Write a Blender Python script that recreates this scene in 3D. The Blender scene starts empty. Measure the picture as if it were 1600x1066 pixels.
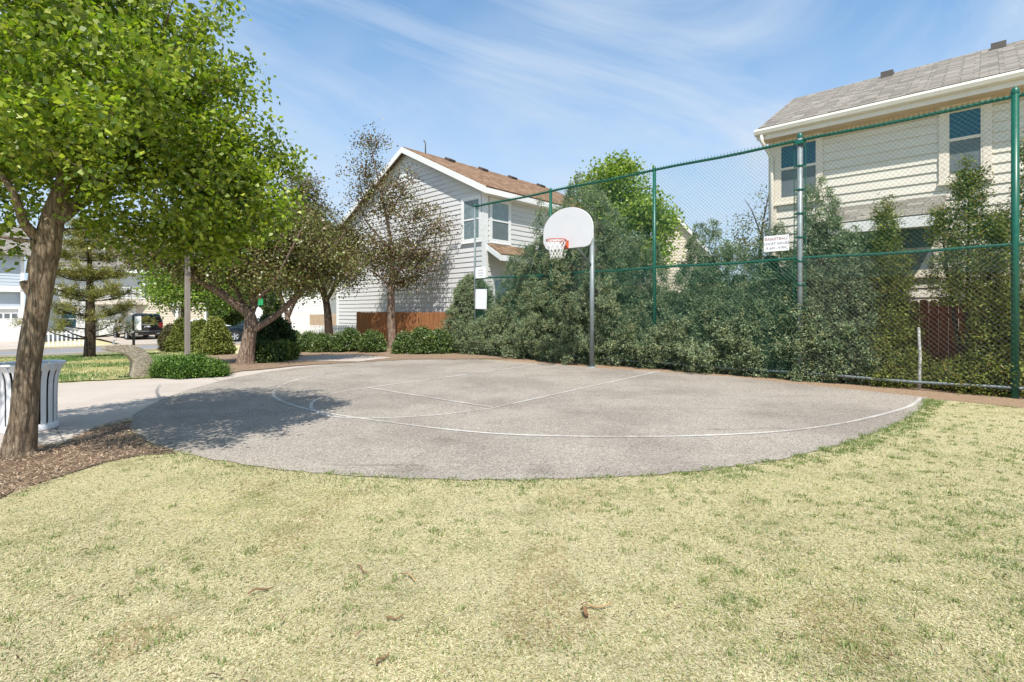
import bpy, bmesh, math, random
import numpy as np
from mathutils import Vector, Matrix
from mathutils.geometry import delaunay_2d_cdt

random.seed(7)
R = np.random.RandomState(11)
C = bpy.context.scene.collection
PI = math.pi
HC, FPX, PX0, HY = 1.4, 800.0, 800.0, 487.0      # camera height, focal length and principal point in photo pixels
SHD = (-0.05, 1.0)                                # horizontal direction in which shadows fall
SUN_EL = math.radians(58)


def sm(a, b, x):
    t = min(1.0, max(0.0, (x - a) / (b - a)))
    return t


def T(x, y):
    """height of the terrain: level round the court, falling towards the street on the far left"""
    xx = max(-9.5, min(x, 3.0))
    y0 = 14.2 + (xx + 3.7) * 0.62
    t = sm(y0, y0 + 13.0, y)
    w = 1.0 - sm(-22.0, 2.0, x)
    return -0.7 * t * w


def G(px, py, z=0.0):
    y = (HC - z) * FPX / (py - HY)
    return ((px - PX0) / FPX * y, y)


def GT(px, py):
    """ground point on the terrain under a photo pixel"""
    z = 0.0
    for _ in range(40):
        x, y = G(px, py, z)
        z = 0.5 * z + 0.5 * T(x, y)
    return (x, y, T(x, y))


def P(px, py, y):
    return ((px - PX0) / FPX * y, y, HC + (HY - py) * y / FPX)


E1 = np.array([0.7330, -0.6800])                 # along the fence and the house fronts, towards the right
E2 = np.array([0.6800, 0.7330])                  # away from the court
ROT = math.atan2(E1[1], E1[0])

# ---------------------------------------------------------------- tagging

def tag(o, label=None, cat=None, group=None, kind=None):
    if label: o['label'] = label
    if cat: o['category'] = cat
    if group: o['group'] = group
    if kind: o['kind'] = kind
    return o


def empty(name, loc=(0, 0, 0), rz=0.0, label=None, cat=None, group=None, parent=None):
    o = bpy.data.objects.new(name, None)
    o.empty_display_size = 0.2
    C.objects.link(o)
    o.location = loc
    o.rotation_euler = (0, 0, rz)
    if parent: o.parent = parent
    return tag(o, label, cat, group)


def link(name, me, mats, parent=None):
    o = bpy.data.objects.new(name, me)
    for m in (mats if isinstance(mats, (list, tuple)) else [mats]):
        me.materials.append(m)
    C.objects.link(o)
    if parent: o.parent = parent
    return o


def copy_tree(o, parent=None):
    c = o.copy()
    C.objects.link(c)
    if parent: c.parent = parent
    for ch in list(o.children):
        copy_tree(ch, c)
    return c


def mesh_np(name, verts, faces, cols=None):
    """fast mesh from arrays: faces is (n, k)"""
    me = bpy.data.meshes.new(name)
    verts = np.asarray(verts, dtype=np.float32)
    faces = np.asarray(faces, dtype=np.int32)
    n, k = faces.shape
    me.vertices.add(len(verts))
    me.vertices.foreach_set('co', verts.ravel())
    me.loops.add(n * k)
    me.loops.foreach_set('vertex_index', faces.ravel())
    me.polygons.add(n)
    me.polygons.foreach_set('loop_start', np.arange(0, n * k, k, dtype=np.int32))
    me.update(calc_edges=True)
    if cols is not None:
        a = me.color_attributes.new('tint', 'FLOAT_COLOR', 'POINT')
        c4 = np.ones((len(verts), 4), dtype=np.float32)
        c4[:, :3] = cols
        a.data.foreach_set('color', c4.ravel())
    return me


class MB:
    """collects shapes and makes one mesh of them"""
    def __init__(self):
        self.v = []; self.f = []; self.mi = []; self.sm = []

    def add(self, vs, fs, mi=0, smooth=False):
        b = len(self.v)
        self.v.extend([tuple(p) for p in vs])
        for f in fs:
            self.f.append([b + i for i in f]); self.mi.append(mi); self.sm.append(smooth)

    def box(self, x0, x1, y0, y1, z0, z1, mi=0, M=None):
        vs = [(x0, y0, z0), (x1, y0, z0), (x1, y1, z0), (x0, y1, z0), (x0, y0, z1), (x1, y0, z1), (x1, y1, z1), (x0, y1, z1)]
        if M is not None: vs = [M @ Vector(p) for p in vs]
        self.add(vs, [(0, 3, 2, 1), (4, 5, 6, 7), (0, 1, 5, 4), (1, 2, 6, 5), (2, 3, 7, 6), (3, 0, 4, 7)], mi)

    def quad(self, a, b, c, d, mi=0):
        self.add([a, b, c, d], [(0, 1, 2, 3)], mi)

    def tube(self, pts, rad, seg=8, mi=0, caps=True, smooth=True, wob=None):
        pts = [Vector(p) for p in pts]
        n = len(pts)
        if not isinstance(rad, (list, tuple, np.ndarray)): rad = [rad] * n
        t0 = (pts[1] - pts[0]).normalized()
        up = Vector((0, 0, 1)) if abs(t0.z) < 0.9 else Vector((1, 0, 0))
        u = t0.cross(up).normalized()
        vs = []
        for i in range(n):
            if i == 0: t = t0
            elif i == n - 1: t = (pts[i] - pts[i - 1]).normalized()
            else: t = (pts[i + 1] - pts[i - 1]).normalized()
            u = (u - t * u.dot(t))
            if u.length < 1e-6: u = t.orthogonal()
            u.normalize()
            w = t.cross(u)
            for k in range(seg):
                a = 2 * PI * k / seg
                r = rad[i]
                if wob: r *= wob(a, i, pts[i])
                vs.append(pts[i] + u * (math.cos(a) * r) + w * (math.sin(a) * r))
        fs = []
        for i in range(n - 1):
            for k in range(seg):
                k2 = (k + 1) % seg
                fs.append((i * seg + k, i * seg + k2, (i + 1) * seg + k2, (i + 1) * seg + k))
        if caps:
            fs.append(tuple(reversed(range(seg))))
            fs.append(tuple((n - 1) * seg + k for k in range(seg)))
        self.add(vs, fs, mi, smooth)

    def lathe(self, prof, seg=24, mi=0, loc=(0, 0, 0), axis='z', smooth=True, close=False):
        vs = []; fs = []
        n = len(prof)
        for r, z in prof:
            for k in range(seg):
                a = 2 * PI * k / seg
                p = (r * math.cos(a), r * math.sin(a), z)
                if axis == 'y': p = (p[0], p[2], p[1])
                vs.append((p[0] + loc[0], p[1] + loc[1], p[2] + loc[2]))
        m = n if close else n - 1
        for i in range(m):
            j = (i + 1) % n
            for k in range(seg):
                k2 = (k + 1) % seg
                fs.append((i * seg + k, i * seg + k2, j * seg + k2, j * seg + k))
        self.add(vs, fs, mi, smooth)

    def prism(self, poly, a, b, fn, mi=0):
        """polygon extruded: fn(u, v, w) gives the point"""
        n = len(poly)
        vs = [fn(u, v, a) for u, v in poly] + [fn(u, v, b) for u, v in poly]
        fs = [tuple(reversed(range(n))), tuple(range(n, 2 * n))]
        for i in range(n):
            j = (i + 1) % n
            fs.append((i, j, n + j, n + i))
        self.add(vs, fs, mi)

    def build(self, name, mats, parent=None, bevel=0.0):
        me = bpy.data.meshes.new(name)
        me.from_pydata(self.v, [], self.f)
        me.polygons.foreach_set('material_index', self.mi)
        me.polygons.foreach_set('use_smooth', self.sm)
        me.update()
        bm = bmesh.new(); bm.from_mesh(me)
        bmesh.ops.recalc_face_normals(bm, faces=bm.faces)
        bm.to_mesh(me); bm.free()
        o = link(name, me, mats, parent)
        if bevel > 0:
            b = o.modifiers.new('bevel', 'BEVEL'); b.width = bevel; b.segments = 2; b.limit_method = 'ANGLE'
        return o


# ---------------------------------------------------------------- numpy noise

class Noise:
    def __init__(self, scale, seed, n=14):
        r = np.random.RandomState(seed)
        k = r.normal(size=(n, 3)); k /= np.linalg.norm(k, axis=1)[:, None]
        self.k = k * (2 * PI / scale) * r.uniform(0.6, 1.5, size=(n, 1))
        self.p = r.uniform(0, 2 * PI, n)

    def __call__(self, p):
        return np.sin(np.asarray(p) @ self.k.T + self.p).sum(axis=1) / math.sqrt(len(self.p))   # about -2 .. 2


# ---------------------------------------------------------------- materials

MATS = {}

def new_mat(name):
    m = bpy.data.materials.new(name); m.use_nodes = True
    nt = m.node_tree; nt.nodes.clear()
    out = nt.nodes.new('ShaderNodeOutputMaterial')
    return m, nt, out


def N(nt, t, **kw):
    n = nt.nodes.new(t)
    for k, v in kw.items():
        if k in n.inputs: n.inputs[k].default_value = v
        else: setattr(n, k, v)
    return n


def L(nt, a, b):
    nt.links.new(a, b)


def ramp(nt, fac, stops, interp='LINEAR'):
    r = nt.nodes.new('ShaderNodeValToRGB')
    r.color_ramp.interpolation = interp
    e = r.color_ramp.elements
    while len(e) > 1: e.remove(e[-1])
    e[0].position = stops[0][0]; e[0].color = (*stops[0][1], 1)
    for p, c in stops[1:]:
        q = e.new(p); q.color = (*c, 1)
    L(nt, fac, r.inputs['Fac'])
    return r.outputs['Color']


def mixc(nt, fac, a, b, mode='MIX'):
    m = nt.nodes.new('ShaderNodeMix'); m.data_type = 'RGBA'; m.blend_type = mode
    if hasattr(fac, 'links'): L(nt, fac, m.inputs[0])
    else: m.inputs[0].default_value = fac
    for s, i in ((a, 6), (b, 7)):
        if hasattr(s, 'links'): L(nt, s, m.inputs[i])
        else: m.inputs[i].default_value = (*s, 1)
    return m.outputs[2]


def noise(nt, scale, detail=4, rough=0.6, coord=None, dist=0.0):
    n = N(nt, 'ShaderNodeTexNoise', Scale=scale, Detail=detail, Roughness=rough, Distortion=dist)
    if coord is not None: L(nt, coord, n.inputs['Vector'])
    return n.outputs['Fac']


def obj_coord(nt):
    return nt.nodes.new('ShaderNodeTexCoord').outputs['Object']


def pos_coord(nt):
    return nt.nodes.new('ShaderNodeNewGeometry').outputs['Position']


def bump(nt, h, strength=0.3, dist=0.02):
    b = N(nt, 'ShaderNodeBump', Strength=strength, Distance=dist)
    L(nt, h, b.inputs['Height'])
    return b.outputs['Normal']


def simple(name, col, rough=0.6, metal=0.0, var=0.12, nscale=6.0, bumpk=0.0, spec=0.5, coat=0.0):
    if name in MATS: return MATS[name]
    m, nt, out = new_mat(name)
    p = N(nt, 'ShaderNodeBsdfPrincipled', Roughness=rough, Metallic=metal)
    p.inputs['Specular IOR Level'].default_value = spec
    p.inputs['Coat Weight'].default_value = coat
    co = obj_coord(nt)
    nz = noise(nt, nscale, 5, 0.65, co)
    lo = tuple(max(0, c * (1 - var)) for c in col); hi = tuple(min(1, c * (1 + var)) for c in col)
    L(nt, ramp(nt, nz, [(0.3, lo), (0.7, hi)]), p.inputs['Base Color'])
    if bumpk: L(nt, bump(nt, noise(nt, nscale * 8, 4, 0.6, co), bumpk, 0.01), p.inputs['Normal'])
    L(nt, p.outputs[0], out.inputs[0])
    MATS[name] = m
    return m


def leaf_mat(name, trans=0.35, gloss=0.08, tr_tint=(1.0, 1.15, 0.55)):
    if name in MATS: return MATS[name]
    m, nt, out = new_mat(name)
    a = N(nt, 'ShaderNodeAttribute', attribute_name='tint')
    d = N(nt, 'ShaderNodeBsdfDiffuse')
    t = N(nt, 'ShaderNodeBsdfTranslucent')
    g = N(nt, 'ShaderNodeBsdfGlossy', Roughness=0.45)
    L(nt, a.outputs['Color'], d.inputs['Color'])
    L(nt, mixc(nt, 1.0, a.outputs['Color'], tr_tint, 'MULTIPLY'), t.inputs['Color'])
    mx = N(nt, 'ShaderNodeMixShader', Fac=trans)
    L(nt, d.outputs[0], mx.inputs[1]); L(nt, t.outputs[0], mx.inputs[2])
    mg = N(nt, 'ShaderNodeMixShader', Fac=gloss)
    L(nt, mx.outputs[0], mg.inputs[1]); L(nt, g.outputs[0], mg.inputs[2])
    L(nt, mg.outputs[0], out.inputs[0])
    MATS[name] = m
    return m


def bark_mat(name, c0, c1, c2, sc=1.0):
    if name in MATS: return MATS[name]
    m, nt, out = new_mat(name)
    p = N(nt, 'ShaderNodeBsdfPrincipled', Roughness=0.9)
    p.inputs['Specular IOR Level'].default_value = 0.15
    co = obj_coord(nt)
    mp = N(nt, 'ShaderNodeMapping'); mp.inputs['Scale'].default_value = (1, 1, 0.16)
    L(nt, co, mp.inputs['Vector'])
    w = N(nt, 'ShaderNodeTexVoronoi', Scale=26 * sc, feature='DISTANCE_TO_EDGE'); L(nt, mp.outputs[0], w.inputs['Vector'])
    n1 = noise(nt, 30 * sc, 6, 0.7, mp.outputs[0], 1.2)
    n2 = noise(nt, 3.5 * sc, 5, 0.7, co)
    base = ramp(nt, n1, [(0.3, c0), (0.5, c1), (0.72, c2)])
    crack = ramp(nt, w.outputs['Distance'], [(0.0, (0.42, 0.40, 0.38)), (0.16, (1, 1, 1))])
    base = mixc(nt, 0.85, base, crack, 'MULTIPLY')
    L(nt, mixc(nt, ramp(nt, n2, [(0.45, (0, 0, 0)), (0.7, (0.5, 0.5, 0.5))]), base, c0), p.inputs['Base Color'])
    mul = N(nt, 'ShaderNodeMath', operation='ADD')
    L(nt, n1, mul.inputs[0]); L(nt, w.outputs['Distance'], mul.inputs[1])
    L(nt, bump(nt, mul.outputs[0], 1.0, 0.05), p.inputs['Normal'])
    L(nt, p.outputs[0], out.inputs[0])
    MATS[name] = m
    return m


def ground_mat(name, build):
    m, nt, out = new_mat(name)
    p = N(nt, 'ShaderNodeBsdfPrincipled', Roughness=0.92)
    p.inputs['Specular IOR Level'].default_value = 0.15
    build(nt, p, pos_coord(nt))
    L(nt, p.outputs[0], out.inputs[0])
    MATS[name] = m
    return m


def b_lawn(nt, p, co):
    straw = ramp(nt, noise(nt, 55, 6, 0.75, co), [(0.28, (0.38, 0.33, 0.18)), (0.45, (0.50, 0.44, 0.25)), (0.62, (0.62, 0.56, 0.35))])
    green = ramp(nt, noise(nt, 40, 5, 0.7, co), [(0.3, (0.10, 0.13, 0.035)), (0.7, (0.32, 0.33, 0.12))])
    f = ramp(nt, noise(nt, 2.2, 6, 0.72, co), [(0.50, (0, 0, 0)), (0.66, (0.75, 0.75, 0.75))])
    L(nt, mixc(nt, f, straw, green), p.inputs['Base Color'])
    L(nt, bump(nt, noise(nt, 120, 4, 0.7, co), 0.8, 0.02), p.inputs['Normal'])

def b_verge(nt, p, co):
    straw = ramp(nt, noise(nt, 30, 6, 0.75, co), [(0.3, (0.30, 0.27, 0.12)), (0.65, (0.55, 0.50, 0.25))])
    green = ramp(nt, noise(nt, 30, 5, 0.7, co), [(0.3, (0.05, 0.11, 0.02)), (0.7, (0.16, 0.26, 0.06))])
    f = ramp(nt, noise(nt, 0.28, 4, 0.6, co), [(0.44, (0, 0, 0)), (0.54, (1, 1, 1))])
    L(nt, mixc(nt, f, straw, green), p.inputs['Base Color'])
    L(nt, bump(nt, noise(nt, 60, 4, 0.7, co), 0.8, 0.03), p.inputs['Normal'])

def b_mulch(nt, p, co):
    n = noise(nt, 60, 6, 0.8, co, 0.6)
    c = ramp(nt, n, [(0.28, (0.10, 0.068, 0.045)), (0.45, (0.24, 0.165, 0.11)), (0.58, (0.36, 0.26, 0.18)), (0.72, (0.52, 0.41, 0.30))])
    L(nt, c, p.inputs['Base Color'])
    L(nt, bump(nt, n, 1.0, 0.03), p.inputs['Normal'])

def b_dirt(nt, p, co):
    n = noise(nt, 45, 6, 0.8, co, 0.4)
    c = ramp(nt, n, [(0.28, (0.14, 0.088, 0.055)), (0.5, (0.33, 0.225, 0.145)), (0.72, (0.54, 0.41, 0.28))])
    L(nt, c, p.inputs['Base Color'])
    L(nt, bump(nt, n, 0.9, 0.025), p.inputs['Normal'])

def asphalt_nodes(nt, co, dark=(0.155, 0.132, 0.108), mid=(0.312, 0.276, 0.236), light=(0.43, 0.385, 0.325)):
    v = N(nt, 'ShaderNodeTexVoronoi', Scale=95.0); L(nt, co, v.inputs['Vector'])
    sep = N(nt, 'ShaderNodeSeparateColor'); L(nt, v.outputs['Color'], sep.inputs[0])
    agg = ramp(nt, sep.outputs[0], [(0.0, dark), (0.3, mid), (0.75, tuple(1.15 * c for c in mid)), (0.93, light), (1.0, tuple(min(.9, 1.25 * c) for c in light))])
    fine = ramp(nt, noise(nt, 160, 3, 0.7, co), [(0.35, (0.72, 0.72, 0.72)), (0.65, (1.18, 1.18, 1.18))])
    c = mixc(nt, 1.0, agg, fine, 'MULTIPLY')
    # old stains and polished patches
    st = ramp(nt, noise(nt, 0.55, 6, 0.62, co), [(0.40, (0.80, 0.79, 0.79)), (0.55, (1.0, 1.0, 1.0)), (0.7, (1.07, 1.06, 1.04))])
    c = mixc(nt, 1.0, c, st, 'MULTIPLY')
    st2 = ramp(nt, noise(nt, 3.0, 6, 0.75, co), [(0.30, (0.72, 0.71, 0.70)), (0.42, (1, 1, 1))])
    c = mixc(nt, 0.75, c, st2, 'MULTIPLY')
    return c, v.outputs['Distance']

def b_court(nt, p, co):
    c, h = asphalt_nodes(nt, co)
    mp = N(nt, 'ShaderNodeMapping'); mp.inputs['Rotation'].default_value = (0, 0, 0.75); mp.inputs['Scale'].default_value = (0.25, 2.2, 1)
    L(nt, co, mp.inputs['Vector'])
    sc = ramp(nt, noise(nt, 2.4, 4, 0.6, mp.outputs[0], 0.3), [(0.27, (0.62, 0.61, 0.6)), (0.36, (1, 1, 1))])
    c = mixc(nt, 0.8, c, sc, 'MULTIPLY')
    for (qx, qy, rad, amt) in [(*G(1195, 648), 1.1, .74), (*G(845, 737), .42, .68), (*G(700, 690), .5, .78), (*G(640, 735), .5, .75), (*G(1010, 640), .7, .82)]:
        dv = N(nt, 'ShaderNodeVectorMath', operation='DISTANCE'); L(nt, co, dv.inputs[0]); dv.inputs[1].default_value = (qx, qy, .012)
        dd = N(nt, 'ShaderNodeMath', operation='DIVIDE'); L(nt, dv.outputs['Value'], dd.inputs[0]); dd.inputs[1].default_value = rad
        ad = N(nt, 'ShaderNodeMath', operation='ADD'); L(nt, dd.outputs[0], ad.inputs[0]); L(nt, noise(nt, 3.2, 6, .75, mp.outputs[0], .5), ad.inputs[1])
        c = mixc(nt, 1.0, c, ramp(nt, ad.outputs[0], [(0.55, (amt, amt, amt * .98)), (1.0, (1, 1, 1))]), 'MULTIPLY')
    L(nt, c, p.inputs['Base Color'])
    L(nt, bump(nt, h, 0.5, 0.008), p.inputs['Normal'])

def b_street(nt, p, co):
    c = ramp(nt, noise(nt, 40, 5, 0.7, co), [(0.3, (0.17, 0.17, 0.18)), (0.7, (0.27, 0.27, 0.28))])
    L(nt, c, p.inputs['Base Color'])

def b_concrete(nt, p, co):
    c = ramp(nt, noise(nt, 0.9, 7, 0.68, co), [(0.3, (0.39, 0.335, 0.285)), (0.7, (0.48, 0.425, 0.37))])
    f = ramp(nt, noise(nt, 90, 3, 0.6, co), [(0.3, (0.88, 0.88, 0.88)), (0.7, (1.07, 1.07, 1.07))])
    L(nt, mixc(nt, 1.0, c, f, 'MULTIPLY'), p.inputs['Base Color'])
    L(nt, bump(nt, noise(nt, 150, 3, 0.6, co), 0.25, 0.004), p.inputs['Normal'])

def b_paint(nt, p, co):
    c, h = asphalt_nodes(nt, co)
    mx = N(nt, 'ShaderNodeMath', operation='MULTIPLY_ADD')
    L(nt, noise(nt, 26, 6, 0.85, co), mx.inputs[0]); mx.inputs[1].default_value = 0.6
    m2 = N(nt, 'ShaderNodeMath', operation='MULTIPLY'); L(nt, noise(nt, 1.1, 3, 0.5, co), m2.inputs[0]); m2.inputs[1].default_value = 0.42
    L(nt, m2.outputs[0], mx.inputs[2])
    f = ramp(nt, mx.outputs[0], [(0.43, (0.1, 0.1, 0.1)), (0.60, (0.72, 0.72, 0.72))])
    L(nt, mixc(nt, f, c, (0.66, 0.645, 0.61)), p.inputs['Base Color'])
    L(nt, bump(nt, h, 0.4, 0.006), p.inputs['Normal'])

M_lawn = ground_mat('lawn', b_lawn); M_verge = ground_mat('verge', b_verge); M_mulch = ground_mat('mulch', b_mulch)
M_dirt = ground_mat('dirt', b_dirt); M_court = ground_mat('court_asphalt', b_court); M_street = ground_mat('street', b_street)
M_conc = ground_mat('concrete', b_concrete); M_paint = ground_mat('worn_paint', b_paint)


def shingle_mat(name, c0, c1, c2):
    m, nt, out = new_mat(name)
    p = N(nt, 'ShaderNodeBsdfPrincipled', Roughness=0.95)
    p.inputs['Specular IOR Level'].default_value = 0.1
    uv = nt.nodes.new('ShaderNodeTexCoord').outputs['UV']
    br = N(nt, 'ShaderNodeTexBrick'); br.offset = 0.43; br.offset_frequency = 1; br.squash = 0.8; br.squash_frequency = 3
    br.inputs['Scale'].default_value = 1.0
    br.inputs['Brick Width'].default_value = 0.28; br.inputs['Row Height'].default_value = 0.14
    br.inputs['Mortar Size'].default_value = 0.008; br.inputs['Bias'].default_value = 0.0
    br.inputs['Color1'].default_value = (0, 0, 0, 1); br.inputs['Color2'].default_value = (1, 1, 1, 1); br.inputs['Mortar'].default_value = (0.0, 0.0, 0.0, 1)
    L(nt, uv, br.inputs['Vector'])
    g = N(nt, 'ShaderNodeSeparateColor'); L(nt, br.outputs['Color'], g.inputs[0])
    c = ramp(nt, g.outputs[0], [(0.0, c0), (0.5, c1), (1.0, c2)])
    nn = ramp(nt, noise(nt, 120, 3, 0.7, uv), [(0.3, (0.75, 0.75, 0.75)), (0.7, (1.2, 1.2, 1.2))])
    c = mixc(nt, 1.0, c, nn, 'MULTIPLY')
    mf = N(nt, 'ShaderNodeMath', operation='MULTIPLY'); L(nt, br.outputs['Fac'], mf.inputs[0]); mf.inputs[1].default_value = 0.45
    c = mixc(nt, mf.outputs[0], c, tuple(0.5 * x for x in c0))
    L(nt, c, p.inputs['Base Color'])
    L(nt, p.outputs[0], out.inputs[0])
    MATS[name] = m
    return m

M_sh_brown = shingle_mat('brown_shingles', (0.15, 0.085, 0.052), (0.225, 0.140, 0.088), (0.32, 0.215, 0.14))
M_sh_grey = shingle_mat('grey_shingles', (0.165, 0.150, 0.130), (0.225, 0.205, 0.178), (0.30, 0.275, 0.24))


def siding_mat(name, col):
    m, nt, out = new_mat(name)
    p = N(nt, 'ShaderNodeBsdfPrincipled', Roughness=0.75)
    p.inputs['Specular IOR Level'].default_value = 0.25
    co = obj_coord(nt)
    mp = N(nt, 'ShaderNodeMapping'); mp.inputs['Scale'].default_value = (0.6, 0.6, 6)
    L(nt, co, mp.inputs['Vector'])
    c = ramp(nt, noise(nt, 2.0, 5, 0.6, mp.outputs[0]), [(0.3, tuple(0.93 * x for x in col)), (0.7, tuple(min(1, 1.05 * x) for x in col))])
    L(nt, c, p.inputs['Base Color'])
    L(nt, bump(nt, noise(nt, 40, 4, 0.6, mp.outputs[0]), 0.12, 0.006), p.inputs['Normal'])
    L(nt, p.outputs[0], out.inputs[0])
    MATS[name] = m
    return m

M_sid_grey = siding_mat('pale_grey_siding', (0.64, 0.63, 0.62))
M_sid_cream = siding_mat('cream_siding', (0.72, 0.665, 0.575))
M_sid_white = siding_mat('white_siding', (0.74, 0.73, 0.71))
M_sid_blue = siding_mat('blue_grey_siding', (0.50, 0.56, 0.63))
M_sid_beige = siding_mat('beige_siding', (0.62, 0.54, 0.44))
M_white = simple('white_trim', (0.78, 0.775, 0.76), 0.6, var=0.05)
M_cream = simple('cream_trim', (0.74, 0.66, 0.55), 0.65, var=0.05)
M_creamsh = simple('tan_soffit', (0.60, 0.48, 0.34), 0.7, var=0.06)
M_gutter = simple('gutter_cream', (0.72, 0.68, 0.60), 0.4, var=0.05)
M_glass = simple('window_glass', (0.010, 0.075, 0.130), 0.05, var=0.15, nscale=1.5, spec=0.5)  # base colour carries the blue of the sky reflected in the panes
M_screen = simple('insect_screen', (0.13, 0.15, 0.165), 0.55, var=0.12, nscale=3)
M_curtain = simple('curtained_glass', (0.20, 0.26, 0.28), 0.12, var=0.35, nscale=9, spec=0.9)
M_vent = simple('roof_vent', (0.09, 0.075, 0.065), 0.6)
M_green = simple('green_vinyl', (0.004, 0.098, 0.062), 0.38, var=0.2, nscale=14, spec=0.5)
M_galv = simple('galvanised_steel', (0.22, 0.255, 0.26), 0.5, metal=0.25, var=0.18, nscale=9)
M_wire = simple('coated_wire', (0.010, 0.130, 0.085), 0.45, var=0.3, nscale=2)
M_wire2 = simple('bare_wire', (0.13, 0.15, 0.14), 0.5, metal=0.3, var=0.25, nscale=2)
M_board = simple('backboard_white', (0.64, 0.64, 0.655), 0.45, var=0.03, nscale=3)
M_orange = simple('rim_orange', (0.55, 0.10, 0.035), 0.45, var=0.25, nscale=18)
M_net = simple('net_cord', (0.75, 0.74, 0.72), 0.9)
M_signw = simple('sign_white', (0.80, 0.80, 0.81), 0.4, var=0.03)
M_red = simple('sign_red', (0.42, 0.20, 0.20), 0.6)
M_ink = simple('sign_ink', (0.24, 0.21, 0.25), 0.6)
M_black = simple('black_steel', (0.015, 0.015, 0.017), 0.4)
M_liner = simple('bin_liner', (0.012, 0.014, 0.022), 0.6)
M_binw = simple('bin_white', (0.74, 0.75, 0.77), 0.35, var=0.05, nscale=5)
M_pole = simple('bronze_pole', (0.25, 0.215, 0.19), 0.6, var=0.1)


def aggregate_mat():
    m, nt, out = new_mat('exposed_aggregate')
    p = N(nt, 'ShaderNodeBsdfPrincipled', Roughness=0.9)
    co = obj_coord(nt)
    v = N(nt, 'ShaderNodeTexVoronoi', Scale=55.0); L(nt, co, v.inputs['Vector'])
    s = N(nt, 'ShaderNodeSeparateColor'); L(nt, v.outputs['Color'], s.inputs[0])
    c = ramp(nt, s.outputs[0], [(0.0, (0.22, 0.18, 0.125)), (0.5, (0.35, 0.30, 0.22)), (1.0, (0.48, 0.43, 0.33))])
    L(nt, c, p.inputs['Base Color'])
    L(nt, bump(nt, v.outputs['Distance'], 0.8, 0.012), p.inputs['Normal'])
    L(nt, p.outputs[0], out.inputs[0])
    return m
M_aggr = aggregate_mat()


def cedar_mat(name, c0, c1, c2):
    m, nt, out = new_mat(name)
    p = N(nt, 'ShaderNodeBsdfPrincipled', Roughness=0.85)
    p.inputs['Specular IOR Level'].default_value = 0.15
    co = obj_coord(nt)
    mp = N(nt, 'ShaderNodeMapping'); mp.inputs['Scale'].default_value = (9, 9, 0.8)
    L(nt, co, mp.inputs['Vector'])
    c = ramp(nt, noise(nt, 1.4, 6, 0.7, mp.outputs[0], 0.5), [(0.28, c0), (0.5, c1), (0.75, c2)])
    L(nt, c, p.inputs['Base Color'])
    L(nt, p.outputs[0], out.inputs[0])
    MATS[name] = m
    return m
M_cedar = cedar_mat('stained_cedar', (0.19, 0.075, 0.03), (0.32, 0.14, 0.058), (0.43, 0.215, 0.10))
M_cedar2 = cedar_mat('aged_cedar', (0.16, 0.055, 0.03), (0.30, 0.105, 0.055), (0.42, 0.18, 0.10))
M_tanwood = cedar_mat('tan_boards', (0.36, 0.25, 0.16), (0.5, 0.37, 0.25), (0.6, 0.46, 0.33))

M_leaf = leaf_mat('maple_leaf', 0.48, 0.04)
M_leaf2 = leaf_mat('crab_leaf', 0.28, 0.06, (1.1, 1.0, 0.6))
M_needle = leaf_mat('juniper_scale', 0.22, 0.02, (1, 1, 0.7))
M_grassb = leaf_mat('grass_blade', 0.25, 0.04, (1, 1, 0.8))
M_chip = leaf_mat('wood_chip', 0.0, 0.03)
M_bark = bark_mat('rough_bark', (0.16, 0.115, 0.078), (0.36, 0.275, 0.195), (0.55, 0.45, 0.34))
M_bark2 = bark_mat('flaking_bark', (0.15, 0.095, 0.065), (0.34, 0.24, 0.18), (0.60, 0.52, 0.44), 0.8)
M_bark3 = bark_mat('dark_bark', (0.04, 0.028, 0.02), (0.12, 0.085, 0.06), (0.2, 0.15, 0.11), 1.4)

# ---------------------------------------------------------------- ground sheets

def inside(poly, pts):
    poly = np.asarray(poly); x, y = pts[:, 0], pts[:, 1]
    r = np.zeros(len(pts), bool)
    j = len(poly) - 1
    for i in range(len(poly)):
        xi, yi = poly[i]; xj, yj = poly[j]
        if yi != yj:
            c = ((yi > y) != (yj > y)) & (x < (xj - xi) * (y - yi) / (yj - yi) + xi)
            r ^= c
        j = i
    return r


def smooth_poly(pts, n=6):
    """closed Catmull-Rom"""
    out = []
    m = len(pts)
    for i in range(m):
        p0, p1, p2, p3 = (np.array(pts[(i + k - 1) % m], float) for k in range(4))
        for k in range(n):
            t = k / n
            out.append(tuple(0.5 * ((2 * p1) + (-p0 + p2) * t + (2 * p0 - 5 * p1 + 4 * p2 - p3) * t * t + (-p0 + 3 * p1 - 3 * p2 + p3) * t ** 3)))
    return out


def smooth_line(pts, n=8):
    out = []
    m = len(pts)
    for i in range(m - 1):
        p0 = np.array(pts[max(0, i - 1)], float); p1 = np.array(pts[i], float); p2 = np.array(pts[i + 1], float); p3 = np.array(pts[min(m - 1, i + 2)], float)
        for k in range(n):
            t = k / n
            out.append(tuple(0.5 * ((2 * p1) + (-p0 + p2) * t + (2 * p0 - 5 * p1 + 4 * p2 - p3) * t * t + (-p0 + 3 * p1 - 3 * p2 + p3) * t ** 3)))
    out.append(tuple(pts[-1]))
    return out


def densify(poly, step):
    out = []
    n = len(poly)
    for i in range(n):
        a = np.array(poly[i]); b = np.array(poly[(i + 1) % n])
        k = max(1, int(np.linalg.norm(b - a) / step))
        for j in range(k): out.append(tuple(a + (b - a) * j / k))
    return out


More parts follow.
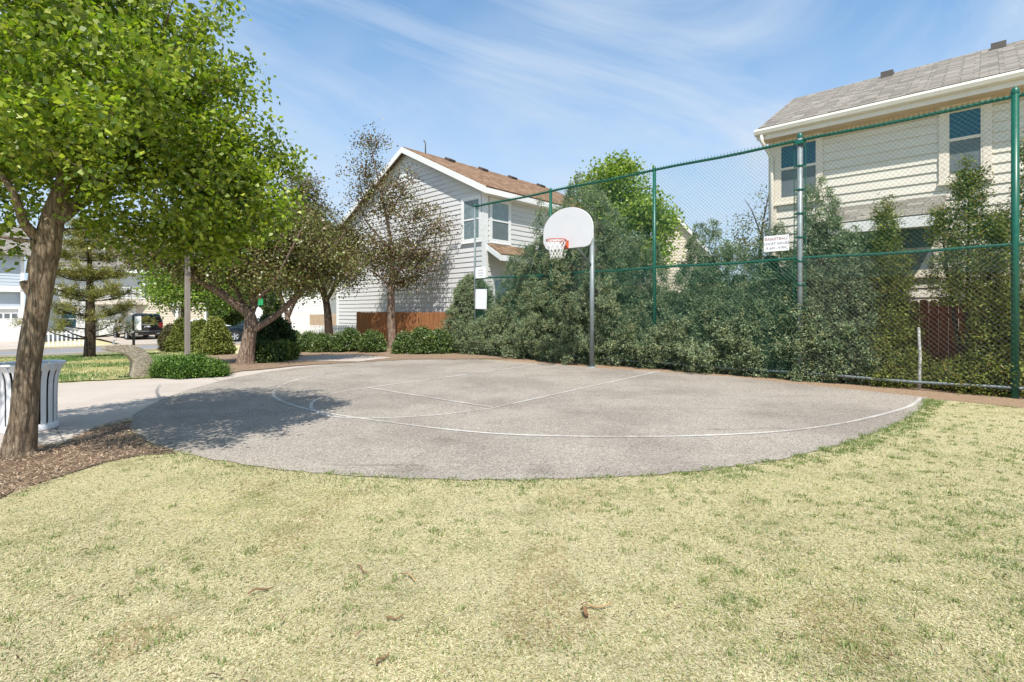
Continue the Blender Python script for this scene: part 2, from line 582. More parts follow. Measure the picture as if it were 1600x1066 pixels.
def sheet(name, poly, mat, dz, step=0.6, rough=0.0, flat=False, seed=1):
    r = np.random.RandomState(seed)
    b = densify(poly, min(step, 0.25) if rough else step)
    if rough: b = [(x + r.normal() * rough, y + r.normal() * rough) for x, y in b]
    b = np.array(b)
    x0, y0 = b.min(0); x1, y1 = b.max(0)
    gx, gy = np.meshgrid(np.arange(x0, x1, step), np.arange(y0, y1, step))
    g = np.stack([gx.ravel(), gy.ravel()], 1) + r.uniform(-0.02, 0.02, (gx.size, 2))
    g = g[inside(b, g)]
    d = np.array([np.min(np.sum((b - q) ** 2, 1)) for q in g]) if len(g) else np.zeros(0)
    g = g[d > (0.4 * step) ** 2] if len(g) else g
    vs = [Vector(p) for p in b] + [Vector(p) for p in g]
    res = delaunay_2d_cdt(vs, [], [list(range(len(b)))], 1, 1e-5)
    co = [(v.x, v.y, (0 if flat else T(v.x, v.y)) + dz) for v in res[0]]
    me = bpy.data.meshes.new(name)
    me.from_pydata(co, [], [tuple(f) for f in res[2]])
    bm = bmesh.new(); bm.from_mesh(me)
    for f in bm.faces:
        f.normal_update()
        if f.normal.z < 0: f.normal_flip()
    bm.to_mesh(me); bm.free()
    o = link(name, me, mat)
    tag(o, kind='structure')
    return o


def ribbon(mb, line, w, z, closed=False):
    pts = [np.array(p[:2], float) for p in line]
    n = len(pts); lft = []; rgt = []
    for i in range(n):
        a = pts[max(0, i - 1)]; b = pts[min(n - 1, i + 1)]
        t = b - a; t /= np.linalg.norm(t) + 1e-9
        nn = np.array([-t[1], t[0]])
        lft.append(pts[i] + nn * w / 2); rgt.append(pts[i] - nn * w / 2)
    vs = [(p[0], p[1], z) for p in lft] + [(p[0], p[1], z) for p in rgt]
    mb.add(vs, [(i, n + i, n + i + 1, i + 1) for i in range(n - 1)])


# base terrain
xs = np.concatenate([[-600, -300, -150, -90, -60, -45], np.arange(-36, 14.01, 0.5), [18, 25, 40, 80, 160, 320, 600]])
ys = np.concatenate([[-120, -60, -30, -12, -6], np.arange(-3, 42.01, 0.5), [46, 55, 70, 100, 160, 300, 800]])
gv = [(x, y, T(x, y)) for y in ys for x in xs]
nx = len(xs)
gf = [(j * nx + i, j * nx + i + 1, (j + 1) * nx + i + 1, (j + 1) * nx + i) for j in range(len(ys) - 1) for i in range(nx - 1)]
ground = link('ground', mesh_np('ground', gv, gf), M_lawn); tag(ground, kind='structure')

court_px = [(205, 652), (240, 630), (300, 608), (370, 590), (450, 577), (545, 567), (640, 561.5), (735, 561), (835, 568), (925, 575), (1030, 581), (1150, 590), (1245, 600), (1350, 611), (1449, 622),
            (1436, 640), (1398, 663), (1320, 693), (1200, 722), (1060, 740), (900, 749), (760, 751), (600, 747), (470, 738), (380, 727), (290, 710), (232, 692), (205, 672)]
court_w = [G(*p) for p in court_px]
court_poly = smooth_poly(court_w[:14], 1) [:13] + [court_w[13], court_w[14]] + smooth_line(court_w[14:] + [court_w[0]], 6)[1:-1]
court_poly = smooth_line(court_w[:8], 5) + court_w[8:15] + smooth_line(court_w[14:] + [court_w[0]], 6)[1:-1]
sheet('court_pavement', court_poly, M_court, 0.008, 0.8, 0.012, flat=True)

mb = MB()
arc = smooth_line([G(*p) for p in [(1440, 622.5), (1416, 638), (1330, 660), (1230, 674.5), (1100, 682), (950, 684), (800, 680.5), (700, 672.5), (600, 660), (530, 650), (470, 638), (433, 624), (428, 612), (447, 600), (490, 588), (545, 579)]], 8)
ribbon(mb, arc, 0.055, 0.013)
A = np.array(G(575, 607)); B = np.array(G(772, 638.5))
ribbon(mb, [tuple(A), tuple(B)], 0.05, 0.0145)
ribbon(mb, [tuple(A + (np.array(G(845, 570)) - A) * t) for t in np.linspace(0, 1, 8)], 0.05, 0.0137)
ribbon(mb, [tuple(B + (np.array(G(1030, 581)) - B) * t) for t in np.linspace(0, 1, 8)], 0.05, 0.0137)
semi = smooth_line([G(*p) for p in [(575, 607), (540, 611.5), (510, 619), (488, 630), (490, 642), (520, 651.5), (560, 654.5), (610, 654), (680, 650), (735, 643.5), (772, 638.5)]], 6)
ribbon(mb, semi, 0.05, 0.0122)
tag(mb.build('court_line_markings', M_paint), kind='structure')

path_poly = [G(*p) for p in [(205, 654), (150, 668), (97, 692), (30, 700), (-200, 745), (-760, 800)]] + [(-14.0, 5.2), (-14.5, 7.6)] + [G(*p) for p in [(-300, 612), (0, 601), (100, 599), (240, 592), (350, 584), (420, 575.5), (480, 570), (540, 566), (590, 562), (640, 560), (560, 575), (400, 600), (260, 650)]]
sheet('concrete_path', path_poly, M_conc, 0.004, 0.8, 0, flat=True)
mb = MB()
for p, q in [((100, 690), (40, 598)), ((345, 597), (322, 587))]:
    ribbon(mb, [G(*p), G(*q)], 0.012, 0.0055)
M_joint = simple('joint_dark', (0.16, 0.14, 0.12), 0.9)
tag(mb.build('pavement_joints', M_joint), kind='structure')

mulch_poly = [G(*p) for p in [(204, 655), (150, 670), (97, 694), (30, 702), (-200, 748)]] + [(-9, 4.0), (-8, 3.0)] + [G(*p) for p in [(-250, 830), (0, 782), (60, 765), (110, 742), (170, 724), (225, 712), (275, 708), (232, 694), (206, 674)]]
sheet('mulch_bed', mulch_poly, M_mulch, 0.0065, 0.5, 0.05, flat=True, seed=3)

bed_poly = [G(345, 588)] + [G(*p) for p in [(378, 581), (420, 577), (480, 571.5), (540, 567.5), (640, 562.5), (735, 562)]] + [(0.0, 15.0), (1.5, 17.5), (-1.8, 19.6), (-7.2, 23.9), (-9.5, 22.0), (-11.5, 18.5), (-9.5, 15.2), (-8.2, 13.0)]
sheet('mulch_bed_under_trees', bed_poly, M_mulch, 0.02, 0.5, 0.04, seed=4)
walk = [(x, y) for x, y in [G(452, 563), G(470, 553.5), G(545, 552), G(612, 559.5), G(560, 566.5)]]
sheet('concrete_walkway_branch', walk, M_conc, 0.028, 0.5, 0.03, seed=5)

FO = np.array([-1.22, 16.87])                   # fence corner
def F2(a, b=0.0):
    q = FO + E1 * a + E2 * b
    return (q[0], q[1])
dirt_poly = [G(735, 560.5)] + [F2(a, -1.1) for a in np.arange(0.6, 11.0, 0.5)] + [F2(12.2, -1.0), F2(13.2, -1.1), F2(15, -1.15), F2(19, -1.1), F2(19, 9), F2(-2.4, 9), F2(-2.0, 0.5)]
sheet('soil_strip', dirt_poly, M_dirt, 0.0045, 0.6, 0.04, flat=True, seed=6)

verge_poly = [(-14.5, 7.8)] + [G(*p) for p in [(-300, 611), (0, 600), (100, 598), (240, 591), (345, 586)]] + [(-8.2, 13.0), (-9.5, 15.2), (-11.5, 18.5), (-12.5, 21.8), (-15.6, 28.6), (-21.3, 23.0), (-29, 14.7)]
sheet('verge_lawn', verge_poly, M_verge, 0.02, 0.8, 0.02, seed=8)

# street along E2
S0 = np.array([-21.3, 23.0])
def S2(s, u):                                   # s along the street, u across it (away from the park)
    q = S0 + E2 * s - E1 * u
    return (q[0], q[1])
def strip(name, u0, u1, mat, dz, s0=-26, s1=60, step=2.0):
    ss = np.arange(s0, s1 + 0.1, step); us = np.linspace(u0, u1, 5)
    vs = []
    for s in ss:
        for u in us:
            x, y = S2(s, u); vs.append((x, y, T(x, y) + dz))
    k = len(us)
    fs = [(i * k + j, i * k + j + 1, (i + 1) * k + j + 1, (i + 1) * k + j) for i in range(len(ss) - 1) for j in range(k - 1)]
    me = mesh_np(name, vs, fs)
    return tag(link(name, me, mat), kind='structure')
strip('street', 0.0, 6.2, M_street, 0.03)
strip('pavement', 6.55, 8.0, M_conc, 0.05)
for nm, u0 in (('kerb', -0.18), ('kerb', 6.3)):
    mb = MB()
    for s in np.arange(-26, 60, 2.0):
        a0, a1 = S2(s, u0), S2(s, u0 + 0.18); b0, b1 = S2(s + 2, u0), S2(s + 2, u0 + 0.18)
        za, zb = T(*a0) + 0.13, T(*b0) + 0.13
        for q in ([(*a0, za), (*a1, za), (*b1, zb), (*b0, zb)], [(*a0, za), (*b0, zb), (*b0, zb - .16), (*a0, za - .16)], [(*a1, za), (*b1, zb), (*b1, zb - .16), (*a1, za - .16)]):
            mb.quad(*q)
    tag(mb.build(nm, M_conc), kind='structure')

def tilted_pad(name, s0, s1, u0, u1, rise, mat):
    vs = []
    us = np.linspace(u0, u1, 8)
    for u in us:
        for s in (s0, s1):
            x, y = S2(s, u); vs.append((x, y, T(x, y) + 0.06 + rise * (u - u0) / (u1 - u0)))
    fs = [(2 * i, 2 * i + 1, 2 * i + 3, 2 * i + 2) for i in range(len(us) - 1)]
    return tag(link(name, mesh_np(name, vs, fs), mat), kind='structure')

# ---------------------------------------------------------------- lawn blades and litter

def blades():
    lawn_excl = [court_poly, mulch_poly, path_poly]
    n = 1000000
    y = 1.3 + 10.5 * R.rand(n) ** 1.95
    x = (R.rand(n) * 2 - 1) * (y * 1.12 + 1.2)
    p = np.stack([x, y], 1)
    keep = np.ones(n, bool)
    cb = np.array(densify(court_poly, 0.15))
    ic = np.where(inside(court_poly, p))[0]
    if len(ic):
        far = np.array([((q - cb) ** 2).sum(1).min() > (0.035 + 0.03 * math.sin(q[0] * 9) + 0.03 * math.sin(q[0] * 23)) ** 2 for q in p[ic[::1]]]) if len(ic) < 400 else np.concatenate([((p[ic[i:i + 4000], None, :] - cb[None]) ** 2).sum(2).min(1) for i in range(0, len(ic), 4000)]) > (0.09 * np.abs(Noise(.7, 77)(np.c_[p[ic], np.zeros(len(ic))]))  * .5 + .01) ** 2
        keep[ic[far]] = False
    mbd = np.array(densify(mulch_poly, 0.12)); im = np.where(inside(mulch_poly, p))[0]
    dm_ = np.concatenate([((p[im[i:i + 4000], None, :] - mbd[None]) ** 2).sum(2).min(1) for i in range(0, len(im), 4000)]) ** .5
    keep[im[R.rand(len(im)) > np.clip(.9 - dm_ / .34, 0, 1) * (.35 + .5 * (Noise(.4, 66)(np.c_[p[im], 0 * dm_]) > -.2))]] = False
    keep &= ~inside(path_poly, p)
    keep &= ~inside(dirt_poly, p)
    keep &= ~((p[:, 0] < -4.5) & (p[:, 1] > 4.5))
    p = p[keep]; n = len(p)
    p3 = np.c_[p, np.zeros(n)]
    n1 = Noise(1.3, 5)(p3); n2 = Noise(0.35, 6)(p3); n3 = Noise(4.0, 7)(p3)
    # distance to the court edge: greener there
    cb = np.array(densify(court_poly, 0.15))
    dmin = np.full(n, 9.0)
    for i in range(0, n, 20000):
        d = np.sqrt(((p[i:i + 20000, None, :] - cb[None, ::2, :]) ** 2).sum(2)).min(1)
        dmin[i:i + 20000] = d
    edge = np.clip(1.25 - dmin / (0.26 + 0.10 * Noise(1.1, 44)(p3)).clip(0.1), 0, 1)
    right = np.clip((p[:, 0] + 0.5) / 5, 0, 1)
    g = 0.07 + 0.13 * np.clip(n1 + 0.6 * n2 - 0.25, 0, 2) * (0.55 + 0.9 * right) + 0.95 * edge * (0.30 + 0.70 * right) + 0.10 * right * np.clip(n3, 0, 2)
    tuft = np.clip(n2 + 0.6 * n1 - 1.75 + 0.3 * right, 0, 1)
    g = np.clip(g + tuft * 1.2, 0, 0.95)
    isg = R.rand(n) < g * 0.95
    u = R.rand(n)[:, None]; w = R.rand(n)[:, None]
    straw = (1 - u) * np.array([0.52, 0.465, 0.27]) + u * np.array([0.68, 0.62, 0.41])
    tan = (1 - u) * np.array([0.25, 0.17, 0.085]) + u * np.array([0.42, 0.31, 0.17])
    yg = (1 - u) * np.array([0.38, 0.355, 0.14]) + u * np.array([0.55, 0.51, 0.25])
    gr = (1 - u) * np.array([0.085, 0.135, 0.03]) + u * np.array([0.24, 0.30, 0.085])
    ygp = np.clip(0.24 + 0.20 * Noise(2.2, 15)(p3) + 0.10 * Noise(0.5, 16)(p3), 0.03, 0.7)[:, None]
    col = np.where(w < 0.085, tan, np.where(w < 0.085 + ygp, yg, straw))
    col *= (1 + 0.07 * Noise(0.9, 17)(p3) + 0.05 * Noise(0.25, 18)(p3))[:, None]
    col = np.clip(col, 0, 0.85)
    col = np.where(isg[:, None], gr, col)
    brown = (Noise(1.0, 21)(p3) > 1.15) & (R.rand(n) < 0.5)
    col[brown & ~isg] *= np.array([0.72, 0.62, 0.52])
    ln = R.uniform(0.008, 0.026, n); ln = np.where(isg, ln * (1.0 + 0.6 * edge), ln)
    tilt = np.where(isg, R.uniform(0.35, 1.25, n), R.uniform(1.18, 1.56, n))
    az = R.uniform(0, 2 * PI, n)
    wd = R.uniform(0.0010, 0.0022, n) * (1 + 0.20 * p[:, 1])
    d = np.stack([np.cos(az) * np.sin(tilt), np.sin(az) * np.sin(tilt), np.cos(tilt)], 1)
    s = np.stack([-np.sin(az), np.cos(az), R.uniform(-.3, .3, n)], 1)
    base = np.c_[p, R.uniform(0.0, 0.006, n) + 0.007 * (dmin < .09)]
    v = np.empty((n, 3, 3))
    v[:, 0] = base - s * wd[:, None]; v[:, 1] = base + s * wd[:, None]; v[:, 2] = base + d * ln[:, None]
    v[:, :, 2] = np.maximum(v[:, :, 2], 0.002)
    # small green tufts, more of them towards the right
    nt_ = 2600
    ty = 1.7 + 8 * R.rand(nt_) ** 1.5; tx = (R.rand(nt_) * 2 - 1) * (ty * 1.05 + .5)
    tp = np.stack([tx, ty], 1)
    ok = ~inside(court_poly, tp) & ~inside(mulch_poly, tp) & ~inside(path_poly, tp) & ~inside(dirt_poly, tp) & ~((tx < -4.5) & (ty > 4.5))
    ok &= R.rand(nt_) * .85 < np.clip(.16 + .30 * (tx + 1.5) / 3 + .22 * Noise(1.6, 91)(np.c_[tp, 0 * tx]), .04, 1)
    tp = tp[ok]
    eb = np.array(densify(court_poly, 0.02)); eb = eb[(eb[:, 1] < 8.2) & (eb[:, 1] < 4.9 + .9 * np.abs(eb[:, 0]))]
    eb = eb[R.rand(len(eb)) < np.clip(.05 + .09 * (eb[:, 0] + .2), .04, .40)]
    cen_ = np.array([0.8, 8.5])
    od = eb - cen_; od /= np.linalg.norm(od, axis=1)[:, None]
    for _k in range(2): tp = np.concatenate([tp, eb + od * (R.rand(len(eb), 1) ** 1.4 * .26 - .015) + R.normal(size=eb.shape) * .015])
    tp = tp[~inside(dirt_poly, tp) & ~inside(path_poly, tp) & ~inside(mulch_poly, tp)]
    K_ = 26; nn = len(tp) * K_
    size = np.repeat(R.uniform(.5, 1.5, len(tp)), K_)
    q = np.repeat(tp, K_, 0) + R.normal(size=(nn, 2)) * .018 * size[:, None] * np.array([1.3, 1])
    a2 = R.uniform(0, 2 * PI, nn); t2 = R.uniform(.2, 1.2, nn); l2 = R.uniform(.012, .034, nn) * size
    d2 = np.stack([np.cos(a2) * np.sin(t2), np.sin(a2) * np.sin(t2), np.cos(t2)], 1); s2 = np.stack([-np.sin(a2), np.cos(a2), 0 * a2], 1)
    w2 = R.uniform(.0012, .0024, nn) * (1 + .18 * q[:, 1])
    b2 = np.c_[q, np.full(nn, .004)]
    v2 = np.stack([b2 - s2 * w2[:, None], b2 + s2 * w2[:, None], b2 + d2 * l2[:, None]], 1)
    u2 = R.rand(nn)[:, None]
    c2 = (1 - u2) * np.array([0.115, 0.170, 0.04]) + u2 * np.array([0.30, 0.35, 0.11])
    v = np.concatenate([v, v2]); col = np.concatenate([col, c2]); n = len(v)
    me = mesh_np('lawn_grass', v.reshape(-1, 3), np.arange(3 * n).reshape(n, 3), np.repeat(col, 3, 0))
    o = link('lawn_grass', me, M_grassb)
    tag(o, 'short dry straw coloured lawn grass with green tufts', 'grass', kind='stuff')
blades()


def verge_blades():
    n = 130000
    q = np.stack([R.uniform(-24, -7, n), R.uniform(9.5, 24, n)], 1)
    q = q[inside(verge_poly, q)]; n = len(q)
    ns = Noise(3.0, 31)(np.c_[q, np.zeros(n)]) + Noise(0.8, 32)(np.c_[q, np.zeros(n)]) * 0.5
    u = R.rand(n)[:, None]
    gr = (1 - u) * np.array([0.05, 0.12, 0.02]) + u * np.array([0.17, 0.27, 0.06])
    st = (1 - u) * np.array([0.36, 0.33, 0.13]) + u * np.array([0.58, 0.53, 0.25])
    col = np.where((ns + R.normal(size=n) * 0.5 > -0.35)[:, None], gr, st)
    ln = R.uniform(0.03, 0.075, n); tilt = R.uniform(0.3, 1.35, n); az = R.uniform(0, 2 * PI, n); wd = R.uniform(0.005, 0.011, n)
    d = np.stack([np.cos(az) * np.sin(tilt), np.sin(az) * np.sin(tilt), np.cos(tilt)], 1)
    s = np.stack([-np.sin(az), np.cos(az), 0 * az], 1)
    b = np.c_[q, [T(*a) + 0.02 for a in q]]
    v = np.stack([b - s * wd[:, None], b + s * wd[:, None], b + d * ln[:, None]], 1)
    o = link('verge_grass', mesh_np('verge_grass', v.reshape(-1, 3), np.arange(3 * n).reshape(n, 3), np.repeat(col, 3, 0)), M_grassb)
    tag(o, 'patchy green grass strip between path and street', 'grass', kind='stuff')
verge_blades()


def chips(name, label, polys, counts, size):
    V = []; Fc = []; Cc = []
    for poly, n in zip(polys, counts):
        b = np.array(poly); lo, hi = b.min(0), b.max(0)
        q = R.uniform(lo, hi, (n * 3, 2)); q = q[inside(b, q)][:n]; n = len(q)
        az = R.uniform(0, 2 * PI, n); tl = R.normal(0, 0.25, n)
        d = np.stack([np.cos(az) * np.cos(tl), np.sin(az) * np.cos(tl), np.sin(tl)], 1) * (R.uniform(0.4, 1.2, n) * size)[:, None]
        s = np.stack([-np.sin(az), np.cos(az), R.normal(0, .3, n)], 1) * (R.uniform(0.1, 0.28, n) * size)[:, None]
        z = np.array([T(*a) for a in q]) + 0.028 + R.uniform(0, 0.015, n)
        c = np.c_[q, z]
        v = np.stack([c - d - s * .6, c + d - s, c + d + s * .5, c - d + s], 1)
        u = R.rand(n)[:, None]
        col = np.where(R.rand(n)[:, None] < 0.6, (1 - u) * np.array([0.13, 0.08, 0.052]) + u * np.array([0.36, 0.235, 0.15]), (1 - u) * np.array([0.34, 0.23, 0.15]) + u * np.array([0.62, 0.50, 0.36]))
        V.append(v.reshape(-1, 3)); Cc.append(np.repeat(col, 4, 0))
    V = np.concatenate(V); Cc = np.concatenate(Cc)
    o = link(name, mesh_np(name, V, np.arange(len(V)).reshape(-1, 4), Cc), M_chip)
    tag(o, label, 'mulch', kind='stuff')
near_bed = [p for p in mulch_poly]
chips('bark_chips', 'loose brown bark chips scattered over the mulch beds', [near_bed, bed_poly, dirt_poly], [24000, 12000, 12000], 0.015)


def litter():
    V = []; Cc = []
    n = 230
    y = 1.6 + 6 * R.rand(n) ** 1.5; x = (R.rand(n) * 2 - 1) * (y + 0.8)
    q = np.stack([x, y], 1)
    q = q[~inside(court_poly, q)]
    for (x, y) in q:
        if x < -4 and y > 4.5: continue
        az = R.uniform(0, PI); ln = R.uniform(0.007, 0.026) * (1 if R.rand() < .85 else 1.8); w = R.uniform(0.0015, 0.0032)
        d = np.array([math.cos(az), math.sin(az), R.normal() * .15]) * ln; s = np.array([-math.sin(az), math.cos(az), R.normal() * .4]) * w
        c = np.array([x, y, 0.02 + R.rand() * 0.02]); k = np.array([0, 0, 0.006])
        V += [c - d - s, c - d + s, c + s + k, c - s + k, c - s + k, c + s + k, c + d + s * .6, c + d - s * .6]
        col = np.array([0.10, 0.06, 0.035]) * R.uniform(0.5, 2.2)
        Cc += [col] * 8
    o = link('lawn_litter', mesh_np('lawn_litter', V, np.arange(len(V)).reshape(-1, 4), Cc), M_chip)
    tag(o, 'tiny dry bits of twig and leaf strewn in the lawn', 'litter', kind='stuff')
litter()

M_twig = simple('twig_bark', (0.20, 0.115, 0.055), 0.9, var=0.35, nscale=30)
M_twig2 = simple('twig_pale', (0.36, 0.25, 0.12), 0.9, var=0.3, nscale=30)
for px, py, ln, az, lab, mt in [
        (566, 896, 0.11, -0.75, 'reddish brown stick on the dry lawn, left one of two lying almost parallel', M_twig),
        (640, 907, 0.12, -0.75, 'pale split stick on the dry lawn, right one of two lying almost parallel', M_twig2),
        (938, 953, 0.14, 0.12, 'thin straw coloured stick on the lawn reaching right from a curled dead leaf', M_twig2),
        (597, 1037, 0.07, 1.15, 'short dark stick nearest the bottom edge of the lawn', M_twig),
        (617, 972, 0.08, 0.35, 'bent brown stick lying low on the lawn below the parallel pair', M_twig),
        (408, 928, 0.12, 0.6, 'long thin dark stick lying slantwise in the left half of the lawn', M_twig)]:
    x, y = G(px, py)
    mb = MB()
    d = np.array([math.cos(az), math.sin(az)]); n_ = np.array([-d[1], d[0]])
    pts = [(*(d * ln * (t - .5) + n_ * 0.008 * math.sin(t * 5 + px)), 0.022 + 0.006 * math.sin(7 * t + px)) for t in np.linspace(0, 1, 7)]
    mb.tube(pts, [0.0035, 0.0048, 0.0042, 0.0046, 0.004, 0.0035, 0.002], 6)
    o = mb.build('fallen_twig', mt); o.location = (x, y, 0)
    tag(o, lab, 'twig', 'fallen sticks on the lawn')
x, y = G(912, 966)
mb = MB()
for i in range(6):
    for j in range(4):
        pass
lv = []
for i in range(7):
    for j in range(5):
        u, v = i / 6 - .5, j / 4 - .5
        lv.append((u * 0.045, v * 0.028 * (1 - 3.2 * u * u), 0.02 + 0.03 * (v * v * 2) + 0.014 * math.sin(u * 6)))
mb.add(lv, [(i * 5 + j, i * 5 + j + 1, (i + 1) * 5 + j + 1, (i + 1) * 5 + j) for i in range(6) for j in range(4)], smooth=True)
o = mb.build('dead_leaf', M_twig); o.location = (x, y, 0); o.rotation_euler = (0.3, 0, 2.2)
tag(o, 'curled dark brown dead leaf at the end of a pale stick on the lawn', 'leaf')

# ---------------------------------------------------------------- foliage generators

def leaf_cards(centres, dirs, ln, wd, cols, rs, flop=0.5, face=None):
    """one diamond leaf per row"""
    n = len(centres)
    d = dirs / (np.linalg.norm(dirs, axis=1)[:, None] + 1e-9)
    r = rs.normal(size=(n, 3)); r[:, 2] += flop
    if face is not None: r = face + r * 0.42
    s = np.cross(d, r); s /= (np.linalg.norm(s, axis=1)[:, None] + 1e-9)
    ln = np.asarray(ln)[:, None]; wd = np.asarray(wd)[:, None]
    nrm = np.cross(s, d)
    v = np.empty((n, 4, 3))
    v[:, 0] = centres
    v[:, 1] = centres + d * ln * 0.45 + s * wd + nrm * wd * 0.25
    v[:, 2] = centres + d * ln
    v[:, 3] = centres + d * ln * 0.45 - s * wd + nrm * wd * 0.25
    return v.reshape(-1, 3), np.arange(4 * n).reshape(n, 4), np.repeat(cols, 4, 0)


def palette(n, cols, weights, rs, var=0.22):
    cols = np.array(cols); w = np.array(weights, float); w /= w.sum()
    c = cols[rs.choice(len(cols), n, p=w)]
    return np.clip(c * rs.uniform(1 - var, 1 + var, (n, 1)) * rs.uniform(0.94, 1.06, (n, 3)), 0, 1)


def tree(name, label, cat, base, limbs, ells, n_cl, per, leaf, wd, cols, wts, bark, seed, sigma=0.2, gap=-0.35, group=None, mat=None, twig=0.006, seg=10, gapscale=0.9, trunk_wob=0.0, extra=None, shell=0.42, clumpvar=0.12):
    """limbs: polylines of (x,y,z,r) relative to base; ells: (cx,cy,cz,rx,ry,rz) relative to base"""
    rs = np.random.RandomState(seed)
    root = empty(name, base, 0, label, cat, group)
    mb = MB()
    nodes = []; nrad = []
    nz = Noise(0.16, seed + 3); nzb = Noise(0.5, seed + 4)
    for li, lb in enumerate(limbs):
        line = smooth_line([q[:3] for q in lb], 8)
        rr = np.interp(np.linspace(0, 1, len(line)), np.linspace(0, 1, len(lb)), [q[3] for q in lb])
        big = rr.max() > 0.1 and trunk_wob > 0
        if big:
            m = 8
            line2 = []; r2 = []
            for i in range(len(line) - 1):
                for k in range(m):
                    t = k / m
                    line2.append(tuple(np.array(line[i]) * (1 - t) + np.array(line[i + 1]) * t)); r2.append(rr[i] * (1 - t) + rr[i + 1] * t)
            line2.append(line[-1]); r2.append(rr[-1])
            def wob(a, i, p):
                q = np.array([[math.cos(a) * 0.30 + p.z * .06, math.sin(a) * 0.30, p.z * 0.13]])
                q2 = np.array([[math.cos(a) * 0.3, math.sin(a) * 0.3, p.z * .8]])
                return 1 + trunk_wob * (0.085 * (0.55 - abs(nz(q)[0])) + 0.045 * nzb(q2)[0])
            mb.tube(line2, r2, 110, wob=wob)
        else:
            mb.tube(line, list(rr), seg if rr.max() > 0.04 else 6)
        for q, r in zip(line[2 if li == 0 else 0:], rr[2 if li == 0 else 0:]):
            nodes.append(q); nrad.append(r)
    nodes = [np.array(q) for q in nodes]
    # clusters
    vol = np.array([e[3] * e[4] * e[5] for e in ells]); pick = rs.choice(len(ells), n_cl * 4, p=vol / vol.sum())
    d = rs.normal(size=(n_cl * 4, 3)); d /= np.linalg.norm(d, axis=1)[:, None]
    rad = rs.rand(n_cl * 4) ** shell
    E = np.array(ells)[pick]
    lump = 1 + 0.14 * Noise(1.0, seed + 9)(d * 1.2 + E[:, :3])
    cl = E[:, :3] + d * E[:, 3:6] * (rad * lump)[:, None]
    keep = Noise(gapscale, seed + 5)(cl) > gap
    cl = cl[keep][:n_cl]
    NA = np.array(nodes); NR = np.array(nrad)
    dist = np.array([np.min(np.sum((NA - c) ** 2, 1)) for c in cl])
    cl = cl[np.argsort(dist)]
    tw_c = []
    arrN = np.zeros((len(NA) + 4 * len(cl), 3)); arrR = np.zeros(len(arrN))
    arrN[:len(NA)] = NA; arrR[:len(NA)] = NR; cnt = len(NA)
    for c in cl:
        dd = np.sum((arrN[:cnt] - c) ** 2, 1) + 0.35 * np.maximum(0, arrN[:cnt, 2] - c[2] + 0.05)
        i = int(np.argmin(dd)); a = arrN[i]
        r0 = max(0.0035, min(arrR[i] * 0.6, 0.004 + twig * 1.5 * math.sqrt(dd[i])))
        mid = (a + c) / 2 + rs.normal(size=3) * 0.06 * math.sqrt(dd[i] + .01) + np.array([0, 0, 0.05 * math.sqrt(dd[i])])
        q = [a, a * .45 + mid * .55, mid * .55 + c * .45, c]
        mb.tube(q, [r0, r0 * .85, r0 * .65, max(0.002, r0 * .35)], 4, caps=False)
        for w_, f in ((q[1], .85), (q[2], .65), (c, .4)):
            arrN[cnt] = w_; arrR[cnt] = r0 * f; cnt += 1
        tw_c.append((q[2], c))
    mb.build('trunk', bark, root)
    # leaves
    n = len(cl) * per
    A_ = np.array([t[0] for t in tw_c]); B_ = np.array([t[1] for t in tw_c])
    t = rs.rand(n) ** 0.6
    idx = np.repeat(np.arange(len(cl)), per)
    cen = A_[idx] * (1 - t)[:, None] + B_[idx] * t[:, None] + rs.normal(size=(n, 3)) * sigma * np.array([1, 1, 0.8])
    axis = (cen - A_[idx]) + rs.normal(size=(n, 3)) * 0.25 + np.array([0, 0, -0.05])
    ll = rs.uniform(0.6, 1.25, n) * leaf; ww = rs.uniform(0.75, 1.2, n) * wd
    cc = palette(n, cols, wts, rs)
    cc *= (1 + clumpvar * Noise(1.1, seed + 12)(cen))[:, None].clip(0.6, 1.5)
    V, Fq, Cq = leaf_cards(cen, axis, ll, ww, np.clip(cc, 0, 1), rs, 0.9)
    link('crown', mesh_np('crown', V, Fq, Cq), mat or M_leaf, root)
    return root


